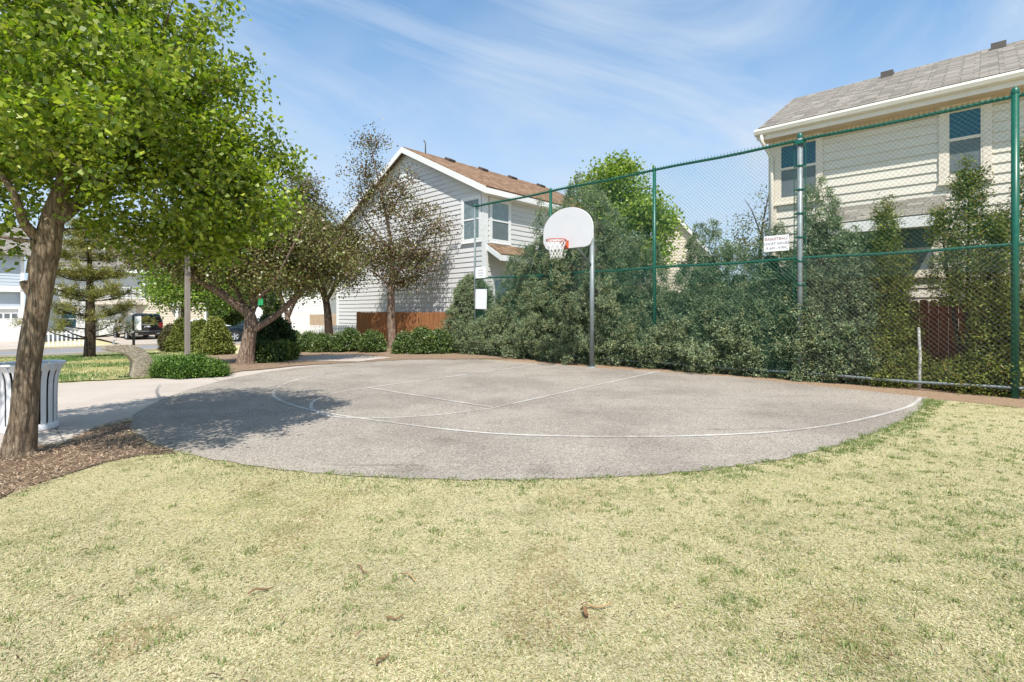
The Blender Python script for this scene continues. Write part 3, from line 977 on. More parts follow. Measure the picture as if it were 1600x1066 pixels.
def bush_mesh(rs, h, rx, ry, n_spray, ln, wd, cols, wts, seed, prof='dome', lump=0.22, lscale=0.7, m=7, up=0.5, spray=0.16, core=True, gap=-9, tips=None, z0=0.0, clumpvar=0.12, clump=0.0):
    """foliage of a shrub or upright juniper: sprays of small scale leaves all over an uneven surface"""
    n = n_spray
    t = rs.rand(n)
    if prof == 'cone': t = 1 - np.sqrt(1 - t * 0.995)
    th = rs.uniform(0, 2 * PI, n)
    def radius(t):
        if prof == 'dome': return np.sqrt(np.clip(1 - t ** 2.2, 0, 1)) * (0.86 + 0.14 * np.minimum(1, t / .25))
        if prof == 'cone': return (1 - t) ** 0.85 * (0.78 + 0.22 * np.minimum(1, t / .12)) + 0.02
        if prof == 'egg': return np.sin(np.clip(t, 0, 1) ** 0.62 * PI) ** 0.7 * 0.95 + 0.03
        if prof == 'flame': return np.clip((1 - t) ** 0.7, 0, 1) * np.minimum(1, 0.55 + t / .3) + 0.02
        if prof == 'flat': return np.sqrt(np.clip(1 - t ** 2, 0, 1))
    nl = Noise(lscale, seed); nl2 = Noise(lscale * 0.33, seed + 1)
    depth = 1 - 0.30 * rs.rand(n) ** 2.0
    base = np.stack([np.cos(th) * rx * radius(t), np.sin(th) * ry * radius(t), z0 + t * h], 1)
    lf = 1 + lump * (0.75 * nl(base) + 0.45 * nl2(base))
    rr = (lf * depth)[:, None]
    cen = base * np.c_[rr, rr, np.ones(n)]
    cen[:, 2] += lump * 0.25 * h / 3 * nl2(base + 3)
    cen[:, 2] = np.maximum(cen[:, 2], 0.02)
    keep = Noise(lscale * 0.8, seed + 7)(cen) > gap
    cen = cen[keep]; th = th[keep]; n = len(cen)
    out = np.stack([np.cos(th), np.sin(th), np.full(n, up)], 1) + rs.normal(size=(n, 3)) * 0.45
    out /= np.linalg.norm(out, axis=1)[:, None]
    if clump > 0:                                  # gather the sprays into tufted lumps that shade one another
        per = 24
        kc = max(6, n // per)
        ci = rs.choice(n, kc, replace=False)
        cc = cen[ci]; co_ = out[ci]; cr = clump * rs.uniform(.55, 1.35, kc)
        own = rs.randint(0, kc, n)
        dd = rs.normal(size=(n, 3)) + co_[own] * 0.9; dd /= np.linalg.norm(dd, axis=1)[:, None]
        loose = rs.rand(n) < .10
        cen = np.where(loose[:, None], cen, cc[own] + dd * (cr[own] * rs.uniform(.45, 1.0, n) ** .6)[:, None] * np.array([1, 1, 1.15]))
        cen[:, 2] = np.maximum(cen[:, 2], 0.02)
        out = np.where(loose[:, None], out, dd * .7 + co_[own] * .4 + np.array([0, 0, up * .4]))
        out /= np.linalg.norm(out, axis=1)[:, None]
    sc = rs.uniform(0.6, 1.3, n)
    tint = palette(n, cols, wts, rs, 0.18) * (1 + clumpvar * nl2(cen + 9))[:, None].clip(0.55, 1.5)
    idx = np.repeat(np.arange(n), m)
    s = np.tile(np.linspace(0.0, 1, m), n)
    sprd = rs.normal(size=(n * m, 3)) * (spray * 0.22)
    pc = cen[idx] + out[idx] * (s * spray * sc[idx])[:, None] + sprd
    pc[:, 2] = np.maximum(pc[:, 2], 0.01)
    dr = out[idx] * 0.7 + rs.normal(size=(n * m, 3)) * 0.55
    V, Fq, Cq = leaf_cards(pc, dr, rs.uniform(0.6, 1.2, n * m) * ln, rs.uniform(0.7, 1.2, n * m) * wd, np.clip(tint[idx] * rs.uniform(0.85, 1.15, (n * m, 1)), 0, 1), rs, 0.5, face=out[idx] + np.array([0, 0, .25]))
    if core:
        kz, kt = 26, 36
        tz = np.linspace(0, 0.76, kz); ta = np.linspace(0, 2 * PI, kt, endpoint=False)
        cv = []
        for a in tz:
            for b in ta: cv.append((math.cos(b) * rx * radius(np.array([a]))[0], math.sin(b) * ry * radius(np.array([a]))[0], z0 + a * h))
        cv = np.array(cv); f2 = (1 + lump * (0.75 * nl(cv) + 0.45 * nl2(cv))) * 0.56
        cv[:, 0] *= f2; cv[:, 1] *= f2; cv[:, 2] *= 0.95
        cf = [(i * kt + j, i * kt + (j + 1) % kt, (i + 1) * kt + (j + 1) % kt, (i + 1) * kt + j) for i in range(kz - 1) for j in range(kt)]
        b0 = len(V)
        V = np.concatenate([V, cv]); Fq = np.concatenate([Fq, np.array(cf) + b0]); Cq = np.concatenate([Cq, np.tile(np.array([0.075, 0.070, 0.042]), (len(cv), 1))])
    return V, Fq, Cq


def shrub(name, label, cat, base, h, rx, ry, n, ln, wd, cols, wts, seed, group=None, trunk_r=0.05, lean=(0, 0), mat=None, rz=0.0, stem=True, **kw):
    rs = np.random.RandomState(seed)
    root = empty(name, base, rz, label, cat, group)
    parts = [bush_mesh(rs, h, rx, ry, n, ln, wd, cols, wts, seed, **kw)]
    V, Fq, Cq = parts[0]
    V = V.copy(); V[:, 0] += lean[0] * V[:, 2] / max(h, .1); V[:, 1] += lean[1] * V[:, 2] / max(h, .1)
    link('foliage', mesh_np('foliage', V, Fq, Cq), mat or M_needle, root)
    if stem:
        mb = MB()
        mb.tube([(0, 0, -0.05), (0.02, 0, h * .3), (lean[0] * .6, lean[1] * .6, h * .7)], [trunk_r, trunk_r * .8, trunk_r * .25], 7)
        for k in range(3):
            a = rs.uniform(0, 2 * PI)
            mb.tube([(0, 0, 0.05), (math.cos(a) * rx * .3, math.sin(a) * ry * .3, h * .25), (math.cos(a) * rx * .5, math.sin(a) * ry * .5, h * .5)], [trunk_r * .6, trunk_r * .4, trunk_r * .15], 5)
        mb.build('stem', M_bark3, root)
    return root

# ---------------------------------------------------------------- the big maple in the left foreground

TB = G(30, 716); TY = TB[1]
def lp(px, py, r, dy=0.0):
    y = TY + dy
    x, y, z = P(px, py, y)
    return (x - TB[0], y - TB[1], z, r * .74)
limbs = [
    [(-0.02, 0, -0.05, .185), (-0.01, 0, 0.03, .150), (-0.005, 0, 0.10, .122)] + [lp(36, 655, .142), lp(44, 580, .126), lp(57, 500, .118), lp(66, 430, .128), lp(76, 375, .140), lp(84, 335, .11), lp(92, 310, .10), lp(104, 270, .085, .05), lp(112, 225, .07, .1), lp(118, 160, .055, .1), lp(122, 80, .042, 0), lp(128, -20, .03, -.1), lp(125, -110, .016, -.1)],
    [lp(84, 345, .10), lp(108, 328, .09, .05), lp(134, 306, .08, .2), lp(175, 280, .062, .45), lp(225, 240, .046, .7), lp(285, 200, .032, .9), lp(345, 180, .02, 1.1), lp(400, 190, .01, 1.3)],
    [lp(120, 312, .05, .1), lp(132, 285, .042, .3), lp(160, 240, .032, .4), lp(205, 160, .022, .3), lp(245, 80, .014, .2), lp(270, 0, .008, 0)],
    [lp(70, 385, .085), lp(52, 365, .065, -.1), lp(36, 345, .05, -.2), lp(20, 300, .038, -.3), lp(-20, 240, .03, -.3), lp(-70, 150, .02, -.3), lp(-120, 60, .012, -.3)],
    [lp(55, 378, .03, -.1), lp(0, 370, .018, -.2), lp(-60, 355, .012, -.2), lp(-130, 340, .008, 0)],
    [lp(104, 270, .05, .05), lp(75, 220, .04, .5), lp(40, 150, .03, .9), lp(0, 60, .02, 1.2), lp(-30, -40, .01, 1.4)],
    [lp(175, 280, .04, .45), lp(230, 285, .03, .8), lp(300, 290, .02, 1.2), lp(380, 300, .01, 1.5)],
    [lp(205, 160, .018, .3), lp(265, 130, .012, .2), lp(330, 150, .007, .2)],
    [lp(112, 225, .045, .1), lp(165, 150, .035, .7), lp(225, 60, .022, 1.2), lp(270, -40, .012, 1.4)],
    # sawn stub of a lost limb
    [lp(62, 478, .06, -.02), lp(50, 462, .052, -.03), lp(40, 447, .047, -.04), lp(37, 440, .044, -.04)],
]
def el(px, py, dy, rx, ry, rz):
    x, y, z = P(px, py, TY + dy)
    return (x - TB[0], y - TB[1], z, rx, ry, rz)
ells = [el(60, 130, .1, 1.45, 1.35, .95), el(200, 60, .2, .85, 1.1, .7), el(225, 185, .3, 1.0, 1.1, .70), el(318, 225, .45, .85, .9, .55), el(300, 300, .35, .95, .85, .40), el(-90, 230, 0, 1.1, 1.1, .85),
        el(90, -60, .1, 1.4, 1.4, .8), el(20, 240, .1, .9, 1.1, .45), el(-10, 370, -.1, .35, .5, .22), el(235, 345, .4, .85, .75, .24), el(355, 320, .55, .60, .7, .40), el(150, 250, .3, .75, .9, .40), el(330, 345, .45, .8, .75, .28), el(352, 222, .6, .58, .75, .45), el(300, 120, .5, .65, .75, .5),
        el(90, 150, -1.0, .8, .6, .55), el(190, 70, -.9, .7, .6, .5), el(-60, 250, -.9, .65, .55, .42), el(130, 255, -.8, .45, .45, .25), el(378, 268, .6, .52, .6, .45), el(270, 385, .6, .6, .6, .16), el(385, 345, .6, .5, .5, .28), el(402, 305, .9, .42, .5, .32), el(330, 390, .7, .5, .5, .16), el(350, 270, 1.0, .5, .5, .35)]
GREEN = [(0.205, 0.285, 0.020), (0.295, 0.360, 0.030), (0.110, 0.175, 0.016), (0.39, 0.43, 0.06)]
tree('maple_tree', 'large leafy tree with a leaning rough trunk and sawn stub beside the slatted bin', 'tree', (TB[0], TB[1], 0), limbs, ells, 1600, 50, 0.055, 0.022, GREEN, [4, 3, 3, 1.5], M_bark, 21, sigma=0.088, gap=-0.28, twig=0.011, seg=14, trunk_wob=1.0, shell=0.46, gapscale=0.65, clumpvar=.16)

# ---------------------------------------------------------------- other trees

OLIVE = [(0.160, 0.165, 0.036), (0.120, 0.160, 0.028), (0.180, 0.120, 0.052), (0.24, 0.235, 0.075), (0.115, 0.082, 0.04)]
PURP = [(0.100, 0.080, 0.055), (0.13, 0.085, 0.06), (0.085, 0.09, 0.045), (0.18, 0.13, 0.07)]
BRIGHT = [(0.20, 0.30, 0.04), (0.28, 0.37, 0.06), (0.11, 0.19, 0.025), (0.36, 0.42, 0.10)]

def rel(base, Y0):
    def f(px, py, r, dy=0.0):
        x, y, z = P(px, py, Y0 + dy)
        return (x - base[0], y - base[1], z - base[2], r)
    def e(px, py, dy, rx, ry, rz):
        x, y, z = P(px, py, Y0 + dy)
        return (x - base[0], y - base[1], z - base[2], rx, ry, rz)
    return f, e

b = GT(384, 570); f, e = rel(b, b[1])
tree('crabapple_tree', 'spreading multi limbed tree with flaking pinkish bark at the path edge', 'tree', b,
     [[(0, 0, -.05, .30), (0, 0, .10, .23), f(388, 535, .17), f(392, 505, .16), f(388, 490, .14), f(372, 478, .115, -.1), f(350, 462, .10, -.3), f(325, 446, .085, -.5), f(300, 432, .07, -.7), f(270, 405, .055, -.9), f(235, 385, .035, -1.0), f(205, 375, .02, -1)],
      [f(396, 515, .11), f(410, 507, .09, .1), f(430, 494, .085, .3), f(452, 474, .075, .5), f(468, 455, .065, .6), f(490, 425, .045, .7), f(520, 390, .03, .8), f(540, 360, .015, .8)],
      [f(390, 495, .10), f(398, 470, .085, .2), f(392, 440, .065, .3), f(388, 405, .05, .3), f(400, 350, .03, .2), f(410, 310, .015, .2)],
      [f(385, 488, .08), f(370, 455, .06, .3), f(350, 430, .05, .6), f(320, 400, .035, .9), f(300, 370, .02, 1)],
      [f(392, 470, .06), f(402, 466, .05, -.3), f(425, 445, .04, -.6), f(450, 400, .025, -.9), f(470, 360, .012, -1)]],
     [e(260, 385, -.8, 1.15, 1.1, .75), e(330, 395, -.2, 1.3, 1.4, .85), e(400, 370, .2, 1.4, 1.5, 1.2), e(470, 385, .3, 1.2, 1.3, 1.15), e(520, 410, .5, .85, 1.0, .9), e(430, 430, -.3, 1.1, 1.1, .6), e(300, 430, -.5, .7, .8, .35), e(215, 390, -1, .65, .7, .5)],
     900, 44, 0.080, 0.029, OLIVE, [4, 3, 2.5, 2, 1.5], M_bark2, 41, sigma=0.16, gap=-0.5, mat=M_leaf2, twig=0.010, trunk_wob=.6, shell=.45)

b = GT(517, 547); f, e = rel(b, b[1])
tree('crabapple_tree', 'slim dark trunked tree standing in the clipped hedge left of the red cedar fence', 'tree', b,
     [[(0, 0, -.05, .26), (0, 0, .12, .20), f(514, 520, .165), f(512, 490, .15), f(508, 465, .13), f(500, 440, .09, .1), f(490, 400, .07, .2), f(480, 350, .05, .1), f(470, 300, .03, 0), f(465, 265, .012, 0)],
      [f(510, 470, .09), f(525, 445, .07, -.1), f(545, 410, .05, -.2), f(560, 370, .03, -.3)],
      [f(508, 465, .08), f(490, 440, .06, -.4), f(465, 415, .045, -.6), f(440, 390, .03, -.7)]],
     [e(480, 350, 0, 1.1, 1.3, 1.3), e(470, 295, 0, .75, .8, .8), e(520, 390, -.2, 1.1, 1.2, 1.2), e(540, 430, -.3, .8, .9, .65), e(480, 420, -.3, 1.0, 1.1, .8), e(550, 370, -.1, .65, .7, .8)],
     640, 42, 0.09, 0.033, OLIVE + [(0.09, 0.075, 0.055)], [3, 3, 2, 1.5, 1.5, 2], M_bark3, 43, sigma=0.2, gap=-0.35, mat=M_leaf2, twig=.010)

b = GT(614, 545); f, e = rel(b, b[1])
tree('crabapple_tree', 'sparse bronze leaved tree in front of the grey gable wall and cedar fence', 'tree', b,
     [[(0, 0, -.05, .24), (0, 0, .12, .185), f(612, 515, .16), f(611, 485, .15), f(611, 455, .14), f(613, 430, .11), f(612, 395, .085), f(606, 350, .065), f(598, 315, .05), f(590, 275, .035), f(582, 240, .022), f(577, 205, .008)],
      [f(612, 440, .08), f(628, 415, .06, -.2), f(650, 385, .045, -.3), f(675, 355, .03, -.4), f(700, 335, .012, -.4)],
      [f(612, 400, .06), f(592, 370, .05, .2), f(572, 345, .035, .3), f(558, 310, .02, .3)],
      [f(612, 445, .05), f(640, 435, .04, .3), f(670, 425, .03, .5), f(700, 420, .012, .6)],
      [f(605, 345, .04), f(622, 310, .03, -.3), f(645, 280, .02, -.4), f(660, 265, .008, -.4)],
      [f(611, 450, .05), f(590, 430, .04, -.4), f(565, 415, .025, -.6)],
      [f(586, 255, .015), f(570, 230, .010), f(553, 222, .005)], [f(582, 240, .015), f(596, 215, .010), f(602, 200, .005)]],
     [e(610, 395, 0, 1.6, 1.5, 1.2), e(655, 400, -.1, 1.25, 1.3, 1.0), e(575, 400, 0, 1.1, 1.1, 1.0), e(605, 320, 0, 1.1, 1.1, 1.0), e(650, 335, -.2, 1.1, 1.0, .85), e(572, 268, 0, 1.0, .8, .85), e(578, 225, 0, .75, .6, .75), e(625, 290, 0, 1.0, .9, .8), e(690, 360, -.3, .7, .7, .7), e(625, 440, 0, 1.2, 1.1, .5), e(570, 310, .2, .75, .7, .8)],
     760, 22, 0.092, 0.034, OLIVE + [(0.14, 0.09, 0.055)], [3, 2, 4, 1.5, 3, 3], M_bark2, 47, sigma=0.17, gap=-0.12, mat=M_leaf2, twig=.006, gapscale=.6, shell=.62)

b = GT(450, 540); f, e = rel(b, 23.0); b = (*P(450, 487, 23.0)[:2], T(*P(450, 487, 23.0)[:2])); f, e = rel(b, 23.0)
tree('small_tree', 'small forked tree by the white picket fence behind the hedge', 'tree', b,
     [[(0, 0, -.05, .20), (0, 0, .2, .15), f(450, 510, .13), f(448, 490, .10), f(440, 465, .07), f(435, 440, .05), f(430, 400, .03)], [f(450, 495, .09), f(462, 470, .07), f(478, 450, .05), f(490, 420, .03)]],
     [e(440, 420, 0, 1.3, 1.2, 1.0), e(490, 425, .2, 1.1, 1.1, .9), e(465, 450, .4, 1.2, 1.1, .6)],
     240, 30, 0.11, 0.042, BRIGHT + OLIVE[:2], [2, 1.5, 2, .8, 2, 2], M_bark2, 53, sigma=0.24, gap=-.4, mat=M_leaf2)

bx = P(285, 487, 34.5); b = (bx[0], bx[1], T(bx[0], bx[1])); f, e = rel(b, 34.5)
tree('maple_tree', 'bright green tree beside the pale garage behind the lamp post', 'tree', b,
     [[(0, 0, -.05, .22), (0, 0, .6, .16), f(287, 470, .12), f(287, 440, .08), f(285, 400, .04)]],
     [e(290, 440, 0, 2.3, 2.0, 1.5), e(265, 460, -.5, 1.2, 1.2, 1.1), e(325, 462, -.5, 1.4, 1.3, .95), e(350, 440, 0, 1.5, 1.3, 1.2)],
     300, 42, 0.17, 0.075, BRIGHT, [3, 2, 3, 1], M_bark3, 57, sigma=0.36, gap=-.6)

bx = P(960, 487, 25); b = (bx[0], bx[1], 0.0); f, e = rel(b, 25)
tree('lime_tree', 'lime green broadleaf tree rising behind the junipers right of the backboard', 'tree', b,
     [[(0, 0, -.05, .28), (0, 0, 1.0, .2), f(962, 400, .16), f(965, 350, .12), f(962, 300, .07), f(960, 260, .02)], [f(965, 370, .10), f(1000, 340, .06), f(1040, 345, .03)], [f(964, 350, .09), f(930, 310, .05), f(905, 290, .02)]],
     [e(962, 280, 0, 1.35, 1.3, 1.1), e(925, 305, 0, 1.1, 1.1, .95), e(1000, 325, -.4, 1.25, 1.2, 1.2), e(1040, 352, -.4, .9, .9, .65), e(960, 345, 0, 1.6, 1.4, 1.3), e(1010, 390, -.2, 1.3, 1.2, 1.2), e(975, 258, 0, .7, .7, .6)],
     520, 34, 0.16, 0.066, BRIGHT, [3, 3, 2, 2], M_bark3, 61, sigma=0.22, gap=-.25)

bx = P(1190, 487, 19); b = (bx[0], bx[1], 0.0); f, e = rel(b, 19)
tree('young_tree', 'thin half bare tree beyond the fence at the cream house corner', 'tree', b,
     [[(0, 0, -.05, .12), (0, 0, 1.0, .08), f(1188, 400, .06), f(1192, 350, .035), f(1200, 310, .018), f(1203, 290, .006)], [f(1190, 370, .03), f(1175, 330, .016), f(1163, 312, .006)], [f(1192, 350, .02), f(1215, 330, .012), f(1222, 315, .005)]],
     [e(1185, 360, 0, .95, .8, .9), e(1195, 325, 0, .7, .6, .65), e(1170, 400, 0, .9, .8, .7)],
     170, 15, 0.085, 0.03, [(0.16, 0.17, 0.06), (0.12, 0.11, 0.05), (0.22, 0.22, 0.08)], [2, 2, 1], M_bark3, 67, sigma=0.16, gap=0.0, mat=M_leaf2)

# pine
b = GT(140, 559); Yp = b[1]; f, e = rel(b, Yp)
def pine():
    rs = np.random.RandomState(71)
    root = empty('pine_tree', b, 0, 'small pine with tiered branches and a bare lower trunk on the verge by the street', 'tree')
    mb = MB(); H = 5.2
    mb.tube([(0, 0, -.05), (0, 0, .15), (0.03, 0, 1.0), (0.02, 0, 2.2), (0, 0, 3.6), (0, 0, H)], [.24, .19, .165, .14, .08, .015], 12)
    tufts = []
    for z in [0.75, 1.05, 1.55, 2.15, 2.3, 2.95, 3.1, 3.7, 4.2, 4.6, 4.95]:
        k = rs.randint(4, 6); a0 = rs.uniform(0, 2 * PI)
        ln = 2.0 * (1 - z / (H + .5)) + .2
        for j in range(k):
            a = a0 + 2 * PI * j / k + rs.normal() * .25; l = ln * rs.uniform(.75, 1.1)
            if z < 1.1 and (j % 2): l *= .6
            pts = [np.array([math.cos(a) * l * s, math.sin(a) * l * s, z + .30 * l * s * s + .05 * math.sin(3 * s + j)]) for s in (0, .3, .6, 1)]
            mb.tube(pts, [.045 * (1 - z / 7), .034 * (1 - z / 7), .022, .008], 6)
            for s in np.linspace(.50 if z > 1.1 else .8, 1.02, 5 if z > 1.1 else 2):
                c = np.array([math.cos(a) * l * s, math.sin(a) * l * s, z + .30 * l * s * s])
                for q in range(3):
                    c2 = c + rs.normal(size=3) * np.array([.2, .2, .05]) + np.array([0, 0, .06])
                    mb.tube([c, c2], [.012, .006], 4, caps=False)
                    tufts.append((c2, np.array([math.cos(a), math.sin(a), .8])))
    mb.build('trunk', M_bark3, root)
    cen = np.array([t[0] for t in tufts]); dr = np.array([t[1] for t in tufts])
    per = 60; n = len(cen) * per; idx = np.repeat(np.arange(len(cen)), per)
    pc = cen[idx] + rs.normal(size=(n, 3)) * .07
    dd = dr[idx] * .5 + rs.normal(size=(n, 3)) * .8
    col = palette(n, [(0.30, 0.28, 0.07), (0.20, 0.22, 0.05), (0.38, 0.32, 0.11), (0.13, 0.16, 0.045)], [3, 3, 2, 2], rs)
    V, Fq, Cq = leaf_cards(pc, dd, rs.uniform(.09, .17, n), np.full(n, .009), col, rs)
    link('crown', mesh_np('crown', V, Fq, Cq), M_needle, root)
pine()

# ---------------------------------------------------------------- junipers behind and through the chain-link fence

JUN = [(0.190, 0.250, 0.130), (0.262, 0.312, 0.172), (0.125, 0.185, 0.096), (0.345, 0.380, 0.220), (0.275, 0.285, 0.128)]
JW = [3, 3, 3, 1.6, 1]
OLJ = [(0.190, 0.225, 0.040), (0.26, 0.285, 0.06), (0.12, 0.16, 0.036), (0.25, 0.19, 0.06)]

def fence_at(px):
    y = 16.954 / ((px - PX0) / FPX + 1.077)
    return y
def jun_base(px, off):
    y = fence_at(px); x = (px - PX0) / FPX * y
    return (x + E2[0] * off, y + E2[1] * off, 0.0)
def jh(px, py, off):
    y = fence_at(px) + E2[1] * off
    return HC + (HY - py) * y / FPX

def jun(px, py, off, rx, ry, n, label, seed, prof='cone', cols=JUN, wts=JW, **kw):
    # base so that the plant stands on the ray of px at that depth
    y = fence_at(px) + E2[1] * off; x = (px - PX0) / FPX * y
    h = HC + (HY - py) * y / FPX
    kw.setdefault('ln', 0.045); kw.setdefault('wd', 0.012); kw.setdefault('spray', 0.085); kw.setdefault('clump', 0.115)
    ln = kw.pop('ln'); wd = kw.pop('wd')
    return shrub('juniper', label, 'juniper', (x, y, 0), h, rx, ry, n, ln, wd, cols, wts, seed, group='junipers along the chain link fence', trunk_r=0.10, rz=ROT, prof=prof, **kw)

jun(915, 262, 1.35, 2.4, 1.6, 21250, 'tallest and broadest blue green juniper, rising behind the basketball backboard', 101, lump=.24, lscale=1.1)
jun(858, 296, 1.15, 1.7, 1.2, 11250, 'tapering blue green juniper directly left of the backboard', 102, lump=.22, lscale=.9)
jun(816, 372, 1.0, 1.35, 1.0, 8750, 'shorter sloping juniper below the lean to roof of the grey house', 109, lump=.22, lscale=.8)
jun(965, 325, 1.4, 1.5, 1.1, 8750, 'blue green juniper in front of the lime green tree, right of the backboard', 110, lump=.24, lscale=.9)
jun(1008, 355, 1.3, 1.2, 1.1, 8125, 'blue green juniper just left of the second green fence post', 103, lump=.24, lscale=.9)
jun(1106, 333, 1.25, 1.2, 1.1, 9375, 'pointed blue green juniper in the middle of the fence, right of the far beige gable', 104, lump=.24, lscale=.8)
jun(1153, 372, 1.15, .8, .9, 5250, 'short small topped juniper left of the court hours sign', 105, lump=.24, lscale=.7)
jun(1205, 330, 1.2, .75, .9, 6500, 'dark blue green juniper directly behind the court hours sign', 106, lump=.22, lscale=.7)
jun(1279, 256, 1.15, .92, .80, 11875, 'tall slender grey green juniper right of the grey steel fence post', 107, lump=.24, lscale=.6)
jun(1335, 372, 1.0, .75, .75, 9375, 'rounded grey green juniper before the awning roof', 108, prof='dome', lump=.2, lscale=.7)
# the low bulging ones that push through the mesh
jun(738, 436, 1.10, 1.0, .75, 11718, 'low rounded juniper at the left end of the fence by the two white signs', 111, prof='dome', lump=.2, lscale=.7)
jun(752, 505, 0.42, .9, .55, 8125, 'lowest juniper creeping round the foot of the left fence post', 121, prof='dome', lump=.26, lscale=.5)
jun(800, 468, 1.02, 1.2, .85, 14843, 'bushy low juniper under the fence rail left of the first green post', 112, prof='dome', lump=.2, lscale=.7)
jun(868, 482, 1.05, 1.25, .82, 14843, 'bushy low juniper directly left of the hoop pole', 113, prof='dome', lump=.2, lscale=.7)
jun(955, 478, 1.18, 1.15, .80, 14062, 'bushy low juniper directly right of the hoop pole', 114, prof='dome', lump=.2, lscale=.7)
jun(1030, 462, 0.94, 1.0, .80, 13281, 'bushy low juniper at the foot of the second green fence post', 115, prof='dome', lump=.22, lscale=.7)
jun(1108, 448, 1.00, 1.0, .82, 14062, 'bushy low juniper in the middle of the fence below the far beige gable', 116, prof='dome', lump=.22, lscale=.7)
jun(1180, 452, 0.88, .85, .80, 14062, 'bushy low juniper left of the grey steel post, under the court hours sign', 117, prof='dome', lump=.22, lscale=.6)
jun(1262, 428, 0.76, .80, .72, 15625, 'bushy low juniper bulging around the grey steel fence post', 118, prof='dome', lump=.24, lscale=.6)
jun(1322, 440, 0.76, .62, .62, 10156, 'low grey green juniper between the steel post and the olive one', 119, prof='dome', lump=.24, lscale=.6)
# olive green open ones at the right
def olive(px, py, off, leaders, label, seed, low):
    rs = np.random.RandomState(seed)
    y = fence_at(px) + E2[1] * off; x = (px - PX0) / FPX * y
    root = empty('juniper', (x, y, 0), ROT, label, 'juniper', 'junipers along the chain link fence')
    VV = []; FF = []; CC = []; b0 = 0
    mb = MB()
    for (dx, top, r, z0, n, lean) in leaders:
        h = HC + (HY - top) * y / FPX - z0
        V, Fq, Cq = bush_mesh(rs, h, r, r, n, .05, .0125, OLJ, [3, 2, 2, 1], seed + int(dx * 10), prof='flame', lump=.5, lscale=.45, core=False, up=.9, spray=.18, gap=-.6, z0=0)
        V = V.copy(); V[:, 0] += dx + lean * V[:, 2] / h; V[:, 2] += z0
        VV.append(V); FF.append(Fq + b0); CC.append(Cq); b0 += len(V)
        mb.tube([(0, 0, 0), (dx * .6, 0, z0 * .6 + .1), (dx, 0, z0 + .3), (dx + lean, 0, z0 + h * .9)], [.05, .04, .03, .006], 6)
    for (dx, h, r, n) in low:
        V, Fq, Cq = bush_mesh(rs, h, r, r * .8, n, .05, .0125, OLJ, [3, 2, 2, 1], seed + 50 + int(dx * 10), prof='dome', lump=.35, lscale=.45, core=False, up=.5, spray=.18, gap=-.5)
        V = V.copy(); V[:, 0] += dx
        VV.append(V); FF.append(Fq + b0); CC.append(Cq); b0 += len(V)
    link('foliage', mesh_np('foliage', np.concatenate(VV), np.concatenate(FF), np.concatenate(CC)), M_needle, root)
    mb.build('stem', M_bark3, root)
olive(1390, 322, .62, [(0.0, 322, .24, .8, 2100, -.08), (.16, 400, .2, .6, 800, .05)], 'yellow green open juniper left of the short white post, with one thin leader', 131, [(-.12, 1.5, .50, 3000), (-.05, .8, .55, 1800)])
olive(1512, 262, .45, [(0.0, 262, .25, 1.5, 2000, .02), (-.24, 330, .2, 1.5, 1100, -.12), (.26, 350, .24, 1.2, 1500, .05)], 'yellow green open juniper with several leaders left of the thick green end post', 132, [(.40, 1.75, .36, 1600), (.30, .65, .5, 1600), (-.25, .4, .3, 500)])
olive(1610, 250, .75, [(0.0, 215, .30, 1.0, 1700, .05), (-.22, 330, .24, .8, 1000, -.12)], 'yellow green juniper at the right edge behind the thick green end post', 133, [(0.0, 1.6, .5, 2200)])

# ---------------------------------------------------------------- shrubs near the street and the hedge

LIMEC = [(0.18, 0.215, 0.042), (0.25, 0.27, 0.06), (0.12, 0.155, 0.035), (0.31, 0.30, 0.10)]
def gshrub(name, px, py, top, wpx, label, seed, cols, wts, n, prof='dome', cat='shrub', group=None, ln=.075, wd=.024, ry=None, mat=None, **kw):
    b = GT(px, py); k = b[1] / FPX
    h = (py - top) * k; r = wpx * .5 * k
    return shrub(name, label, cat, b, h, r, ry or r, n, ln, wd, cols, wts, seed, group=group, trunk_r=.04, mat=mat, prof=prof, **kw)
gd = 'conical evergreen shrubs by the street'
gshrub('dwarf_spruce', 336, 555, 494, 50, 'bright yellow green conical shrub, nearest and rightmost of the clump by the lamp post', 201, LIMEC, [3, 3, 2, 1], 4600, 'cone', group=gd, spray=.12, lump=.14, lscale=.6)
gshrub('dwarf_spruce', 310, 551, 497, 36, 'green conical shrub tucked between its two neighbours right of the lamp post', 202, LIMEC, [3, 2, 3, .6], 3400, 'cone', group=gd, spray=.12, lump=.14, lscale=.6)
gshrub('dwarf_spruce', 284, 551, 494, 38, 'conical shrub directly behind the lamp post', 203, LIMEC, [3, 2, 3, .6], 3400, 'cone', group=gd, spray=.12, lump=.14, lscale=.6)
gshrub('dwarf_spruce', 268, 549, 510, 28, 'dull olive brown rounded shrub at the left of the clump by the lamp post', 204, [(0.14, 0.12, 0.06), (0.18, 0.16, 0.08), (0.10, 0.10, 0.04)], [2, 1, 2], 2200, 'dome', group=gd, spray=.13, lump=.2, lscale=.6)
gshrub('spreading_juniper', 294, 588, 566, 92, 'low spreading bright green juniper beside the path right of the drinking fountain', 205, [(0.07, 0.145, 0.022), (0.12, 0.21, 0.035), (0.16, 0.26, 0.05), (0.045, 0.095, 0.02)], [3, 3, 1.5, 2], 4600, 'flat', ry=.42, ln=.05, wd=.013, up=.9, lump=.22, lscale=.35, spray=.15)
gshrub('evergreen_shrub', 425, 560, 499, 56, 'tall dark evergreen shrub right of the flaking trunk', 206, [(0.05, 0.085, 0.03), (0.08, 0.12, 0.04), (0.03, 0.06, 0.02)], [2, 1, 2], 3600, 'dome', lump=.25, lscale=.6)
